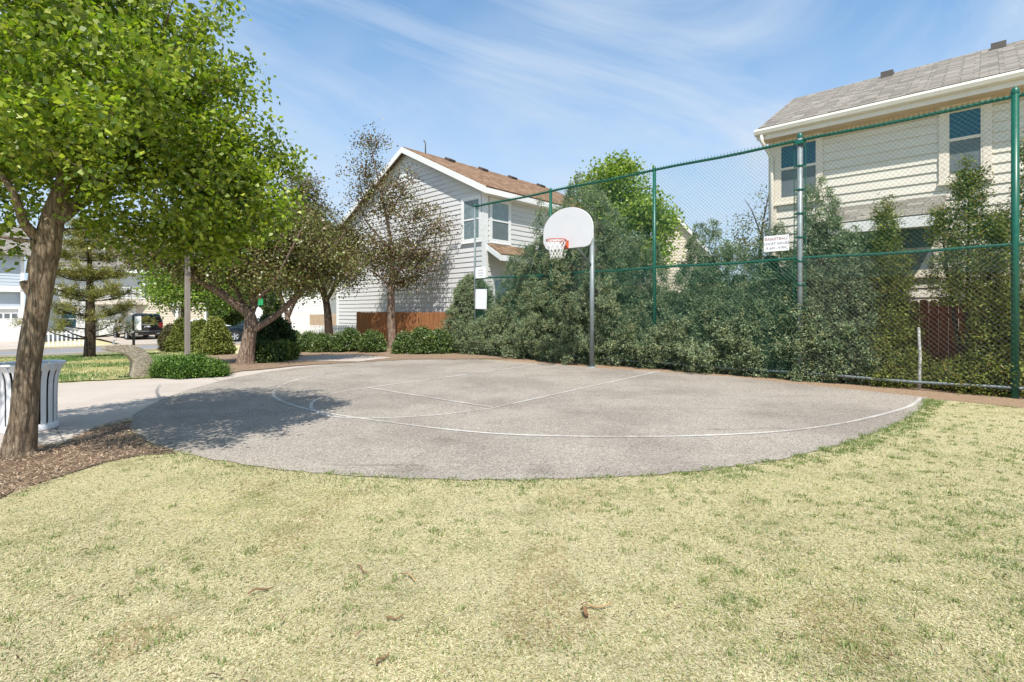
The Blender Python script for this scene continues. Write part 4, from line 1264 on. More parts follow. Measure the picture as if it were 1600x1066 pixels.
gshrub('evergreen_shrub', 412, 567, 541, 40, 'low dark shrub at the foot of the tall dark evergreen', 207, [(0.05, 0.09, 0.025), (0.09, 0.14, 0.04)], [2, 1], 1600, 'dome', lump=.25, lscale=.4)
gshrub('evergreen_shrub', 440, 564, 541, 32, 'small light green shrub on the mulch right of the dark evergreen', 208, [(0.16, 0.22, 0.05), (0.10, 0.16, 0.035), (0.24, 0.29, 0.08)], [2, 2, 1], 1500, 'dome', lump=.3, lscale=.35)
HEDGE = [(0.085, 0.150, 0.030), (0.140, 0.205, 0.045), (0.050, 0.095, 0.020), (0.20, 0.26, 0.06)]
hx = [(458, 549, 524, 32, 'loose light green hedge shrub, first on the left before the white picket fence'),
      (486, 550, 527, 26, 'dark hedge shrub left of the slim dark trunk'),
      (505, 551, 530, 18, 'narrow hedge shrub touching the left side of the slim dark trunk'),
      (546, 550, 520, 38, 'rounded hedge shrub right of the slim dark trunk, first before the cedar fence'),
      (583, 551, 526, 30, 'hedge shrub left of the bronze leaved tree trunk'),
      (633, 553, 528, 24, 'dark hedge shrub right of the bronze leaved tree trunk'),
      (660, 553, 521, 34, 'bright boxy hedge shrub before the middle of the cedar fence'),
      (688, 553, 524, 24, 'last hedge shrub on the right, before the right end of the cedar fence')]
for i, (px, py, top, w, lab) in enumerate(hx):
    gshrub('hedge_shrub', px, py, top, w, lab, 220 + i, HEDGE, [3, 2.4, 2, 1], 2300, 'dome', group='clipped hedge shrubs', ln=.055, wd=.024, lump=.34, lscale=.45, spray=.14, mat=M_leaf2, clump=.09, core=(i % 3 != 1))

# ---------------------------------------------------------------- chain-link fence

HF, HM, ZB = 4.87, 2.47, 0.16
fence = empty('chain_link_fence', (FO[0], FO[1], 0), ROT, 'tall green chain link fence in two tiers along the back of the court', 'fence')
FL = 16.4
posts = [(0.0, .035, M_galv), (3.18, .042, M_green), (6.41, .042, M_green), (9.60, .052, M_galv), (12.70, .050, M_green), (15.85, .05, M_green)]
for i, (a, r, m) in enumerate(posts):
    mb = MB()
    mb.tube([(a, 0.0, -0.05), (a, 0.0, HF + (.06 if i in (3, 4) else .02))], r, 16)
    mb.lathe([(r * 1.08, HF - .03 + (.06 if i in (3, 4) else .0)), (r * 1.1, HF + .02 + (.06 if i in (3, 4) else .0)), (r * .7, HF + .07 + (.06 if i in (3, 4) else .0)), (0.001, HF + .09 + (.06 if i in (3, 4) else .0))], 16, loc=(a, 0, 0), mi=1)
    po = mb.build('post', [m, M_green], fence)
    if i == 3:
        for z in np.arange(.5, 4.85, .48):
            mb = MB()
            mb.lathe([(r * 1.12, z - .018), (r * 1.22, z - .018), (r * 1.22, z + .018), (r * 1.12, z + .018)], 16, loc=(a, 0, 0), close=True)
            mb.box(a - .10, a - r, -.012, .012, z - .015, z + .015); mb.box(a + r, a + .10, -.012, .012, z - .015, z + .015)
            mb.build('tension_band', M_green, po)
        mb = MB(); mb.box(a - .075, a + .075, -.075, .075, HF - .10, HF - .02); mb.build('rail_bracket', M_green, po)
        for s in (-.105, .105):
            mb = MB(); mb.box(a + s - .006, a + s + .006, -.02, .005, ZB, HF - .05); mb.build('tension_bar', M_green, po)
for nm, z, r, m, x0, x1 in (('top_rail', HF - .02, .030, M_green, 0, FL), ('middle_rail', HM, .027, M_green, 0, FL), ('bottom_rail', ZB, .024, M_galv, 0.02, FL)):
    mb = MB(); mb.tube([(x, .0 if nm == 'top_rail' else .0, z + (.012 * math.sin(x * 2.1))) for x in np.linspace(x0, x1, 34)], r, 10)
    mb.build(nm, m, fence)

def wiremesh(x0, x1, z0, z1, pitch, r, yoff):
    """woven diagonals, each bowed slightly out of plane so that they cross"""
    VV = []; FF = []; b0 = 0
    H = z1 - z0
    for sgn in (1, -1):
        c0 = x0 - H if sgn > 0 else x0
        cs = np.arange(c0, (x1 if sgn > 0 else x1 + H), pitch)
        for c in cs:
            # x = c + sgn*(z - z0)
            za, zb = 0.0, H
            if sgn > 0: lo, hi = max(0, x0 - c), min(H, x1 - c)
            else: lo, hi = max(0, c - x1), min(H, c - x0)
            if hi - lo < .02: continue
            k = max(1, int((hi - lo) / .8))
            zz = np.linspace(lo, hi, k + 1)
            xx = c + sgn * zz + R.normal(size=k + 1) * .0018
            yy = yoff + sgn * r * .9 + R.normal(size=k + 1) * .002
            ring = np.array([[0.9, 0], [-.45, .8], [-.45, -.8]]) * r
            pts = np.stack([xx, yy, zz + z0], 1)
            nd = np.array([-sgn, 0, 1]) / math.sqrt(2)
            v = (pts[:, None, :] + ring[None, :, :1] * nd[None, None, :] + ring[None, :, 1:] * np.array([0, 1, 0])[None, None, :]).reshape(-1, 3)
            f_ = [(i * 3 + j, i * 3 + (j + 1) % 3, (i + 1) * 3 + (j + 1) % 3, (i + 1) * 3 + j) for i in range(k) for j in range(3)]
            VV.append(v); FF.append(np.array(f_) + b0); b0 += len(v)
    return np.concatenate(VV), np.concatenate(FF)
V, Fq = wiremesh(0.03, FL, HM - .42, HF - .01, .085, .0023, -.034)
link('upper_wire_mesh', mesh_np('upper_wire_mesh', V, Fq), M_wire, fence)
V, Fq = wiremesh(0.03, 9.56, ZB - .05, HM + .03, .085, .0026, -.044)
link('lower_wire_mesh', mesh_np('lower_wire_mesh', V, Fq), M_wire, fence)
V, Fq = wiremesh(9.66, FL, ZB - .05, HM + .03, .085, .0021, -.044)
o = link('lower_wire_mesh', mesh_np('lower_wire_mesh', V, Fq), M_wire2, fence); o['label'] = 'bare grey wire mesh at the right'
mb = MB()                                          # knuckled selvage along the top
for x in np.arange(.04, FL, .072):
    mb.tube([(x - .016, -.034, HF - .02), (x, -.03, HF + .05), (x + .016, -.034, HF - .02)], .0042, 4)
mb.build('mesh_selvage', M_green, fence)
# short white post in front of the mesh
a = 11.49
mb = MB(); mb.tube([(0, 0, -.03), (.004, 0, .3), (.01, .005, .6), (-.01, .02, 1.10), (-.015, .02, 1.12)], [.025, .024, .023, .022, .012], 12)
o = mb.build('white_stake', simple('flaking_white', (0.45, 0.43, 0.40), .8, var=.75, nscale=16)); o.location = (*F2(a, .03), 0); o.rotation_euler = (0, 0, ROT)
tag(o, 'short flaking white post standing at the bare wire mesh near the court corner', 'post')

# signs on the fence
def text_mesh(name, body, size, mat, parent, loc):
    cu = bpy.data.curves.new(name, 'FONT'); cu.body = body; cu.size = size; cu.align_x = 'CENTER'; cu.align_y = 'CENTER'; cu.extrude = 0.0012
    cu.resolution_u = 2
    tmp = bpy.data.objects.new('tmp', cu); C.objects.link(tmp)
    dg = bpy.context.evaluated_depsgraph_get()
    me = bpy.data.meshes.new_from_object(tmp.evaluated_get(dg))
    bpy.data.objects.remove(tmp)
    o = link(name, me, mat, parent)
    o.location = loc; o.rotation_euler = (PI / 2, 0, 0)
    return o
def sign(name, label, a0, a1, z0, z1, lines=None, tilt=0.0):
    w, h = a1 - a0, z1 - z0
    root = empty(name, (*F2((a0 + a1) / 2, -.066), (z0 + z1) / 2), ROT, label, 'sign')
    root.rotation_euler = (0, tilt, ROT)
    mb = MB(); mb.box(-w / 2, w / 2, -.004, .004, -h / 2, h / 2)
    for sx in (-1, 1):
        for sz in (-1, 1):
            mb.lathe([(.012, -.009), (.012, -.004)], 8, mi=1, loc=(sx * (w / 2 - .03), 0, sz * (h / 2 - .03)), axis='y')
    mb.build('panel', [M_signw, M_galv], root)
    return root, w, h
fa = lambda px: (lambda y: (y - FO[1]) / E1[1])(fence_at(px))
def fz(px, py): return HC + (HY - py) * fence_at(px) / FPX
s, w, h = sign('hours_sign', 'white court hours sign with three lines of lettering left of the grey steel post', fa(1195), fa(1234.5), fz(1215, 393), fz(1215, 368.5), tilt=0.0)
text_mesh('lettering', 'BASKETBALL', .078, M_red, s, (0, -.0065, .092))
text_mesh('lettering', 'COURT HOURS', .070, M_ink, s, (0, -.0065, -.005))
text_mesh('lettering', '9 AM - 9 PM', .075, M_ink, s, (0, -.0065, -.10))
s, w, h = sign('notice_sign', 'upper of two small white signs at the left end of the fence, with faint lines', fa(745.5), fa(762), fz(754, 435), fz(754, 417))
mb = MB()
for z, ww in ((.07, .10), (-.02, .13), (-.10, .09)): mb.box(-ww, ww, -.0062, -.0045, z - .012, z + .012)
mb.build('faded_lines', simple('faded_print', (0.50, 0.40, 0.42), .7), s)
sign('notice_sign', 'lower blank white sign at the left end of the fence, tilted and taller', fa(745.5), fa(763), fz(754, 483), fz(754, 452), tilt=.03)

# ---------------------------------------------------------------- basketball hoop

pb = G(925, 574)
hoop = empty('basketball_hoop', (pb[0], pb[1], 0.008), ROT, 'basketball hoop with white fan shaped backboard, orange rim and grey steel pole', 'basketball hoop')
# local: x along the fence to the right, -y towards the court
bx0 = -0.02; BY = -1.15; RZ = 3.03
mb = MB()
mb.tube([(0, 0, -.05), (0, 0, 3.25)], .057, 20)
mb.lathe([(.058, 3.25), (.06, 3.27), (.03, 3.30), (.001, 3.31)], 20)
mb.lathe([(.12, -.01), (.12, .012), (.06, .014)], 20)
mb.build('pole', M_galv, hoop)
mb = MB()
mb.tube([(0, 0, 3.15), (0, BY + .08, 3.15)], .04, 12)
mb.tube([(0, -.02, 2.55), (0, BY * .5, 2.9), (0, BY + .08, 3.05)], .025, 10)
mb.box(-.30, .30, BY + .03, BY + .075, 3.08, 3.14); mb.box(-.30, .30, BY + .03, BY + .075, 3.38, 3.44)
mb.tube([(0, -.3, 3.15), (-.28, BY + .07, 3.41)], .018, 8); mb.tube([(0, -.3, 3.15), (.28, BY + .07, 3.41)], .018, 8)
mb.build('arm', M_galv, hoop)
# fan board outline
out = []
W = .72
out += [(-.50, -.06), (.50, -.06)]
for t in np.linspace(0, 1, 5): out.append((.50 + .0 + (.17) * math.sin(t * PI / 2) * 1.0, -.06 + .10 * (1 - math.cos(t * PI / 2))))
out += [(W, .12), (W, .34)]
for a in np.linspace(.04, PI - .04, 26):
    out.append((math.cos(a) * W * 1.0, .36 + math.sin(a) * .53))
out += [(-W, .34), (-W, .12)]
for t in np.linspace(1, 0, 5): out.append((-.50 - .17 * math.sin(t * PI / 2), -.06 + .10 * (1 - math.cos(t * PI / 2))))
mb = MB(); mb.prism(out, BY - .012, BY + .02, lambda u, v, w: (u + .09, w, 2.93 + v))
bo = mb.build('backboard', M_board, hoop, bevel=.008)
# rim
mb = MB()
rc = (.06, BY - .012 - .15 - .229, RZ)
mb.tube([(rc[0] + .229 * math.cos(a), rc[1] + .229 * math.sin(a), RZ) for a in np.linspace(0, 2 * PI, 41)], .010, 8, caps=False)
for a in np.linspace(0, 2 * PI, 12, endpoint=False):
    mb.tube([(rc[0] + .229 * math.cos(a - .08), rc[1] + .229 * math.sin(a - .08), RZ - .006), (rc[0] + .235 * math.cos(a), rc[1] + .235 * math.sin(a), RZ - .03), (rc[0] + .229 * math.cos(a + .08), rc[1] + .229 * math.sin(a + .08), RZ - .006)], .004, 5)
rim = mb.build('rim', M_orange, hoop)
mb = MB()
mb.box(rc[0] - .075, rc[0] + .075, BY - .03, BY - .0135, RZ - .17, RZ + .02)
mb.box(rc[0] - .06, rc[0] + .06, BY - .175, BY - .03, RZ - .008, RZ + .008)
for sx in (-1, 1):
    mb.add([(rc[0] + sx * .065, BY - .03, RZ - .008), (rc[0] + sx * .065, BY - .03, RZ - .16), (rc[0] + sx * .055, BY - .20, RZ - .008), (rc[0] + sx * .057, BY - .03, RZ - .008), (rc[0] + sx * .057, BY - .03, RZ - .16), (rc[0] + sx * .047, BY - .20, RZ - .008)], [(0, 1, 2), (5, 4, 3), (0, 2, 5, 3), (1, 4, 5, 2), (0, 3, 4, 1)])
mb.build('rim_bracket', M_orange, rim)
mb = MB()
lv = [(.229, RZ - .02), (.205, RZ - .12), (.168, RZ - .21), (.148, RZ - .29), (.135, RZ - .36), (.135, RZ - .43)]
K = 12
for s_ in (1, -1):
    for k in range(K):
        pts = []
        for i, (r, z) in enumerate(lv):
            a = 2 * PI * (k + s_ * .5 * i) / K
            pts.append((rc[0] + r * math.cos(a), rc[1] + r * math.sin(a), z))
        mb.tube(pts, .0052, 5)
mb.build('net', M_net, hoop)

# ---------------------------------------------------------------- houses

def siding(mb, O, A, Nn, ext, z0, z1, exp=.2, lip=.026, mi=0):
    """lap siding: ext(z) gives (x0, x1) along A"""
    O = np.array(O, float); A = np.array(A, float); Nn = np.array(Nn, float)
    z = z0
    while z < z1 - 1e-3:
        zt = min(z + exp, z1)
        a0, a1 = ext(z); b0, b1 = ext(zt)
        if a1 - a0 < .02: break
        Z = np.array([0, 0, 1.0])
        p = [O + A * a0 + Nn * lip + Z * z, O + A * a1 + Nn * lip + Z * z, O + A * b1 + Nn * .004 + Z * zt, O + A * b0 + Nn * .004 + Z * zt,
             O + A * a0 + Z * z, O + A * a1 + Z * z]
        mb.add(p, [(0, 1, 2, 3), (4, 5, 1, 0)], mi)
        z = zt


def boxf(mb, O, A, Nn, x0, x1, n0, n1, z0, z1, mi=0):
    O = np.array(O, float); A = np.array(A, float); Nn = np.array(Nn, float)
    vs = []
    for z in (z0, z1):
        for (x, n) in ((x0, n0), (x1, n0), (x1, n1), (x0, n1)):
            vs.append(O + A * x + Nn * n + np.array([0, 0, z]))
    mb.add(vs, [(0, 3, 2, 1), (4, 5, 6, 7), (0, 1, 5, 4), (1, 2, 6, 5), (2, 3, 7, 6), (3, 0, 4, 7)], mi)


def window(parent, O, A, Nn, x, z, w, h, trim=M_white, tw=.11, upper=M_glass, lower=M_screen, sill=True):
    mb = MB()
    f = lambda *a: boxf(mb, O, A, Nn, *a)
    f(x - tw, x + w + tw, .0, .055, z + h, z + h + tw); f(x - tw, x + w + tw, .0, .055, z - tw, z)
    f(x - tw, x, .0, .053, z, z + h); f(x + w, x + w + tw, .0, .053, z, z + h)
    s = .035
    f(x, x + s, .0, .046, z, z + h); f(x + w - s, x + w, .0, .046, z, z + h)
    f(x + s, x + w - s, .0, .045, z + h - s, z + h); f(x + s, x + w - s, .0, .045, z, z + s)
    f(x + s, x + w - s, .0, .050, z + h * .5 - .03, z + h * .5 + .03)
    if sill: f(x - tw - .02, x + w + tw + .02, .0, .085, z - tw - .04, z - tw - .002)
    fr = mb.build('window', trim, parent)
    mb = MB(); boxf(mb, O, A, Nn, x + s, x + w - s, .0, .034, z + h * .5 + .03, z + h - s); mb.build('pane', upper, fr)
    mb = MB(); boxf(mb, O, A, Nn, x + s, x + w - s, .0, .031, z + s, z + h * .5 - .03); mb.build('pane', lower, fr)
    return fr


def roof_slab(mb, p0, p1, p2, p3, t=.10, mi=0, uvs=None):
    """sloping slab: p0 p1 along the eave, p2 p3 along the ridge"""
    P4 = [np.array(p, float) for p in (p0, p1, p2, p3)]
    n = np.cross(P4[1] - P4[0], P4[3] - P4[0]); n /= np.linalg.norm(n)
    if n[2] < 0: n = -n
    b = len(mb.v)
    mb.add([p + n * t for p in P4] + P4, [(0, 1, 2, 3), (7, 6, 5, 4), (0, 4, 5, 1), (1, 5, 6, 2), (2, 6, 7, 3), (3, 7, 4, 0)], mi)


def uv_roof(o):
    """UV in metres: u along the eave, v up the slope"""
    me = o.data
    uv = me.uv_layers.new(name='UVMap')
    for p in me.polygons:
        n = p.normal
        u = Vector((0, 0, 1)).cross(n)
        u = u.normalized() if u.length > 1e-4 else Vector((1, 0, 0))
        v = n.cross(u)
        for li in p.loop_indices:
            c = me.vertices[me.loops[li].vertex_index].co
            uv.data[li].uv = (c.dot(u), c.dot(v))


def gable_house(name, label, O, rz, x0, x1, depth, ze, zr, z0, sid, roofm, trim, oh=.35, ohe=.4, exp=.2, xm=None):
    """local frame: facade at y=0, gable on the facade (ridge along y)"""
    root = empty(name, O, rz, label, 'house')
    if xm is None: xm = (x0 + x1) / 2
    sl = (zr - ze) / (x1 - xm)
    zl_ = zr - sl * (xm - x0)
    mb = MB()
    def ext(z):
        return (max(x0, xm - (zr - z) / sl), min(x1, xm + (zr - z) / sl))
    siding(mb, (0, 0, 0), (1, 0, 0), (0, -1, 0), ext, z0, zr, exp)
    siding(mb, (x1, 0, 0), (0, 1, 0), (1, 0, 0), lambda z: (0, depth), z0, ze, exp)
    siding(mb, (x0, depth, 0), (0, -1, 0), (-1, 0, 0), lambda z: (0, depth), z0, zl_, exp)
    siding(mb, (x1, depth, 0), (-1, 0, 0), (0, 1, 0), lambda z: (x1 - ext(z)[1], x1 - ext(z)[0]), z0, zr, exp)
    mb.build('wall', sid, root)
    for (cx, cy) in ((x0, 0), (x1, 0)):
        mb = MB(); mb.box(cx - .10, cx + .10, -.045, .10, z0, (zl_ if cx == x0 else ze) - .04)
        mb.build('corner_board', trim, root)
    mb = MB(); t = .12
    for s, xa, zA in ((-1, x0, zl_), (1, x1, ze)):
        xe = xa + s * ohe; zee = zA - sl * ohe
        roof_slab(mb, (xe, -oh, zee), (xe, depth + oh, zee), (xm, depth + oh, zr), (xm, -oh, zr), t)
    r = mb.build('roof', roofm, root); uv_roof(r)
    mb = MB()
    for s, xa, zA in ((-1, x0, zl_), (1, x1, ze)):
        xe = xa + s * ohe; zee = zA - sl * ohe
        # rake board and eave fascia
        mb.add([(xe, -oh - .025, zee - .16), (xm, -oh - .025, zr - .16), (xm, -oh - .025, zr + .10), (xe, -oh - .025, zee + .10),
                (xe, -oh + .02, zee - .16), (xm, -oh + .02, zr - .16), (xm, -oh + .02, zr + .10), (xe, -oh + .02, zee + .10)],
               [(0, 1, 2, 3), (7, 6, 5, 4), (0, 4, 5, 1), (3, 2, 6, 7), (0, 3, 7, 4)])
        mb.box(min(xe, xe + s * .03), max(xe, xe + s * .03), -oh - .02, depth + oh, zee - .16, zee + .09)
    mb.build('fascia', trim, r)
    for s, xa, zA in ((-1, x0, zl_), (1, x1, ze)):
        mb = MB()
        xe = xa + s * ohe; zee = zA - sl * ohe
        mb.quad((xe, -oh, zee - .155), (xa, -oh, zee - .155), (xa, depth + oh, zee - .155), (xe, depth + oh, zee - .155))
        mb.build('soffit', trim, r)
    return root, sl, r

# pale grey gable house behind the hoop
GO = P(757, 487, 20.0)
gh, sl, groof = gable_house('house', 'pale grey two storey house with white trimmed gable and brown shingle roof', (GO[0], GO[1], 0), ROT, -11.4, 0, 9.6, 6.27, 8.76, -0.6, M_sid_grey, M_sh_brown, M_white, oh=.32, ohe=.38, xm=-5.05)
window(gh, (0, 0, 0), (1, 0, 0), (0, -1, 0), -1.20, 4.28, .95, 1.6, upper=M_curtain, lower=M_curtain)
window(gh, (0, 0, 0), (0, 1, 0), (1, 0, 0), .36, 4.25, 1.0, 1.55, upper=M_curtain, lower=M_screen)
mb = MB()
for s in (2.0, 4.2, 6.4, 8.8):
    x = -5.05 + .6; z = 8.76 - sl * .6
    M_ = Matrix.Translation((x, s, z + .13)) @ Matrix.Rotation(math.atan(sl), 4, 'Y')
    mb = MB(); mb.box(-.18, .18, -.2, .2, 0, .12, M=M_); mb.build('roof_vent', M_vent, groof)
mb = MB(); mb.tube([(-4.9, .9, 8.7), (-4.9, .9, 9.3), (-5.02, .9, 9.45)], .03, 6); mb.build('vent_pipe', M_vent, groof)
# lean-to roof on the side wall
mb = MB(); roof_slab(mb, (.82, .05, 3.52), (.82, 3.5, 3.52), (.03, 3.5, 4.0), (.03, .05, 4.0), .09)
r = mb.build('porch_roof', M_sh_brown, gh); uv_roof(r)
mb = MB()
mb.add([(.82, .02, 3.36), (.03, .02, 3.84), (.03, .02, 4.06), (.82, .02, 3.58), (.82, .06, 3.36), (.03, .06, 3.84), (.03, .06, 4.06), (.82, .06, 3.58)], [(0, 1, 2, 3), (7, 6, 5, 4), (0, 4, 5, 1), (3, 2, 6, 7), (0, 3, 7, 4)])
mb.box(.82, .85, .02, 3.5, 3.34, 3.56)
mb.build('porch_fascia', M_white, r)
window(gh, (0, 0, 0), (0, 1, 0), (1, 0, 0), .5, 1.2, .9, 1.5, upper=M_curtain)

# cream house at the right: eave along the facade
RO = np.array([6.50, 12.75])
rh = empty('house', (RO[0], RO[1], 0), ROT, 'cream two storey house with grey shingle roof close behind the fence at the right', 'house')
ZE = 5.98; DEP = 5.6; XR = 11.0
mb = MB()
siding(mb, (0, 0, 0), (1, 0, 0), (0, -1, 0), lambda z: (0, XR), -.1, ZE, .2)
slr = 1.5 / 2.8
siding(mb, (0, DEP, 0), (0, -1, 0), (-1, 0, 0), lambda z: (0, DEP) if z <= ZE else ((z - ZE) / slr, DEP - (z - ZE) / slr), -.1, ZE + 1.45, .2)
siding(mb, (XR, 0, 0), (0, 1, 0), (1, 0, 0), lambda z: (0, DEP), -.1, ZE, .2)
mb.build('wall', M_sid_cream, rh)
mb = MB(); mb.box(-.09, .09, -.05, .09, -.1, ZE - .02); mb.build('corner_board', M_cream, rh)
mb = MB()
OHF = .42; zf = ZE - slr * OHF + .04
roof_slab(mb, (-.22, -OHF, zf), (XR + .3, -OHF, zf), (XR + .3, DEP / 2, ZE + 1.54), (-.22, DEP / 2, ZE + 1.54), .10)
roof_slab(mb, (-.22, DEP + OHF, zf), (XR + .3, DEP + OHF, zf), (XR + .3, DEP / 2, ZE + 1.54), (-.22, DEP / 2, ZE + 1.54), .10)
rr_ = mb.build('roof', M_sh_grey, rh); uv_roof(rr_)
mb = MB()
mb.box(-.24, XR + .3, -OHF + .0, -OHF + .025, zf - .20, zf + .03)
for (ya, yb, za, zb) in ((-OHF, DEP / 2, zf, ZE + 1.54), (DEP + OHF, DEP / 2, zf, ZE + 1.54)):
    mb.add([(-.26, ya, za - .17), (-.26, yb, zb - .17), (-.26, yb, zb + .09), (-.26, ya, za + .09), (-.22, ya, za - .17), (-.22, yb, zb - .17), (-.22, yb, zb + .09), (-.22, ya, za + .09)],
           [(0, 1, 2, 3), (7, 6, 5, 4), (0, 4, 5, 1), (3, 2, 6, 7), (0, 3, 7, 4)])
mb.build('fascia', M_gutter, rr_)
mb = MB()
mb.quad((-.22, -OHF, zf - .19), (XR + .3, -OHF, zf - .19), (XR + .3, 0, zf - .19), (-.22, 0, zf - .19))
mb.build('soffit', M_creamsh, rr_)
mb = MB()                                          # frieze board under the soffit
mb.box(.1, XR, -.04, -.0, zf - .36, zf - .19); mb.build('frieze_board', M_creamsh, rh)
mb = MB()                                          # half round gutter and its downpipe
prof = [(-.11, .05), (-.125, .0), (-.10, -.075), (-.03, -.10), (0, -.10), (0, .05), (-.015, .05), (-.015, -.085), (-.09, -.065), (-.11, .0), (-.098, .05)]
mb.prism(prof, -.28, XR + .3, lambda u, v, w: (w, -OHF - .002 + u, zf + v))
gt = mb.build('gutter', M_gutter, rr_)
mb = MB()
mb.tube([(-.12, -OHF - .055, zf - .09), (-.12, -OHF - .05, zf - .25), (-.03, -OHF + .15, zf - .48), (.0, -.10, zf - .62), (.0, -.10, zf - 1.0), (.0, -.10, .1)], .042, 10)
mb.build('downpipe', M_gutter, gt)
for x in (2.02, 4.1, 6.4):
    mb = MB(); mb.box(x - .13, x + .13, DEP / 2 - .40, DEP / 2 - .14, ZE + 1.36, ZE + 1.60); mb.build('roof_vent', M_vent, rr_)
mb = MB(); mb.tube([(5.05, 2.2, ZE + 1.1), (5.05, 2.2, ZE + 1.75)], .05, 8); mb.build('vent_pipe', M_vent, rr_)
fr_o, fr_a, fr_n = (0, 0, 0), (1, 0, 0), (0, -1, 0)
def rx_at(px):                                     # facade coordinate under a photo column
    k = (px - PX0) / FPX
    return (RO[0] - k * RO[1]) / (k * E1[1] - E1[0])
def rz_at(px, py):
    y = RO[1] + E1[1] * rx_at(px)
    return HC + (HY - py) * y / FPX
xa, xb = rx_at(1480), rx_at(1536)
zt = rz_at(1508, 160); zb_ = rz_at(1508, 273)
window(rh, fr_o, fr_a, fr_n, xa, zb_, xb - xa, zt - zb_, trim=M_cream, tw=.13)
xa2, xb2 = rx_at(1219), rx_at(1252)
window(rh, fr_o, fr_a, fr_n, xa2, zb_, xb2 - xa2 + .35, zt - zb_, trim=M_cream, tw=.11)
# awning roof and bay below it
xa, xb = rx_at(1300), rx_at(1478)
zt, zl = rz_at(1390, 319), rz_at(1390, 352)
mb = MB(); roof_slab(mb, (xa, -.78, zl), (xb, -.78, zl), (xb, -.02, zt), (xa, -.02, zt), .06)
r = mb.build('awning_roof', M_sh_grey, rh); uv_roof(r)
mb = MB(); mb.box(xa, xb, -.80, -.775, zl - .19, zl + .03); mb.quad((xa, -.775, zl - .02), (xb, -.775, zl - .02), (xb, -.03, zl - .02), (xa, -.03, zl - .02)); mb.build('awning_fascia', M_white, r)
window(rh, fr_o, fr_a, fr_n, rx_at(1398), rz_at(1430, 425), rx_at(1462) - rx_at(1398), .95, trim=M_cream, tw=.09, upper=M_screen, lower=M_screen)

# far beige house seen between junipers
fo = P(1097, 487, 33)
gable_house('house', 'distant beige house gable peeking between the junipers behind the fence', (fo[0], fo[1], 0), ROT + .45, -3.2, 0, 9, 5.7, 7.6, -.1, M_sid_beige, M_sh_grey, M_white, oh=.3, ohe=.3)

# houses across the street; facade frame: x along the street (E2), y away from it (-E1)
ROTS = math.atan2(E2[1], E2[0])
def street_pt(s, u):
    x, y = S2(s, u); return (x, y, T(x, y))
def street_ray(px, u):
    """street coordinate s where the column px meets the line at distance u"""
    k = (px - PX0) / FPX
    q = S0 - E1 * u
    return (q[0] - k * q[1]) / (k * E2[1] - E2[0])
UG = 19.5
s1, s0 = street_ray(265, UG), street_ray(66, UG)
q = street_pt(s0, UG)
wid = s1 - s0
g = empty('house', (q[0], q[1], q[2] + .2), ROTS, 'white sided house with a pale double garage behind the parked black car', 'house')
Yq = S0[1] - E1[1] * UG
def gx(px): return street_ray(px, UG) - s0
def gz(px, py):
    s = street_ray(px, UG); y = S2(s, UG)[1]
    return HC + (HY - py) * y / FPX - (q[2] + .2)
gw0, gw1 = gx(143), gx(249)
zh = gz(200, 476); ztop = gz(200, 300)
mb = MB()
O_ = (0, 0, 0); A_ = (1, 0, 0); N_ = (0, -1, 0)
siding(mb, O_, A_, N_, lambda z: (0, wid), zh + .45, 5.4, .22)
siding(mb, O_, A_, N_, lambda z: (0, gw0), -.3, zh + .45, .22)
siding(mb, (wid, 0, 0), (0, 1, 0), (1, 0, 0), lambda z: (0, 9), -.3, 5.4, .22)
boxf(mb, O_, A_, N_, gw1, wid, -.6, .0, -.3, zh + .45)
mb.build('wall', M_sid_white, g)
mb = MB(); boxf(mb, O_, A_, N_, gw0 - .1, wid, -.6, .06, zh, zh + .42); boxf(mb, O_, A_, N_, gw0 - .15, gw0, -.6, .05, -.3, zh); boxf(mb, O_, A_, N_, gw1, gw1 + .15, -.6, .05, -.3, zh)
mb.build('garage_trim', M_cream, g)
mb = MB(); boxf(mb, O_, A_, N_, gw0, gw1, -.62, -.5, -.25, zh)
for k in range(4):
    for j in range(6):
        a = gw0 + (gw1 - gw0) * (j + .12) / 6; bb = gw0 + (gw1 - gw0) * (j + .88) / 6
        boxf(mb, O_, A_, N_, a, bb, -.5, -.485, -.2 + k * .58 + .08, -.2 + k * .58 + .5)
mb.build('garage_door', M_white, g)
window(g, O_, A_, N_, gx(232), gz(240, 447), .9, 1.2, upper=M_glass, lower=M_glass)
window(g, O_, A_, N_, gx(95), -.0 + .7, .9, 1.3, upper=M_glass, lower=M_glass)
mb = MB(); roof_slab(mb, (-.3, -.5, 5.2), (wid + .4, -.5, 5.2), (wid + .4, 4.5, 7.6), (-.3, 4.5, 7.6), .12); roof_slab(mb, (-.3, 9.5, 5.2), (wid + .4, 9.5, 5.2), (wid + .4, 4.5, 7.6), (-.3, 4.5, 7.6), .12)
r = mb.build('roof', M_sh_grey, g); uv_roof(r)
mb = MB(); mb.box(-.3, wid + .4, -.53, -.5, 5.0, 5.28); mb.build('fascia', M_white, r)
# porch on the right of that house
mb = MB()
for px in (268, 279):
    a = gx(px); mb.box(a - .09, a + .09, -1.6, -1.42, -.2, 2.4)
mb.box(gx(258), gx(300), -1.7, -.2, 2.4, 2.6); mb.box(gx(258), gx(300), -1.6, 3, -.3, -.1); mb.build('porch', M_white, g)
tilted_pad('driveway', gx(140) + s0, gx(262) + s0, 6.6, UG - .3, .15, M_conc)

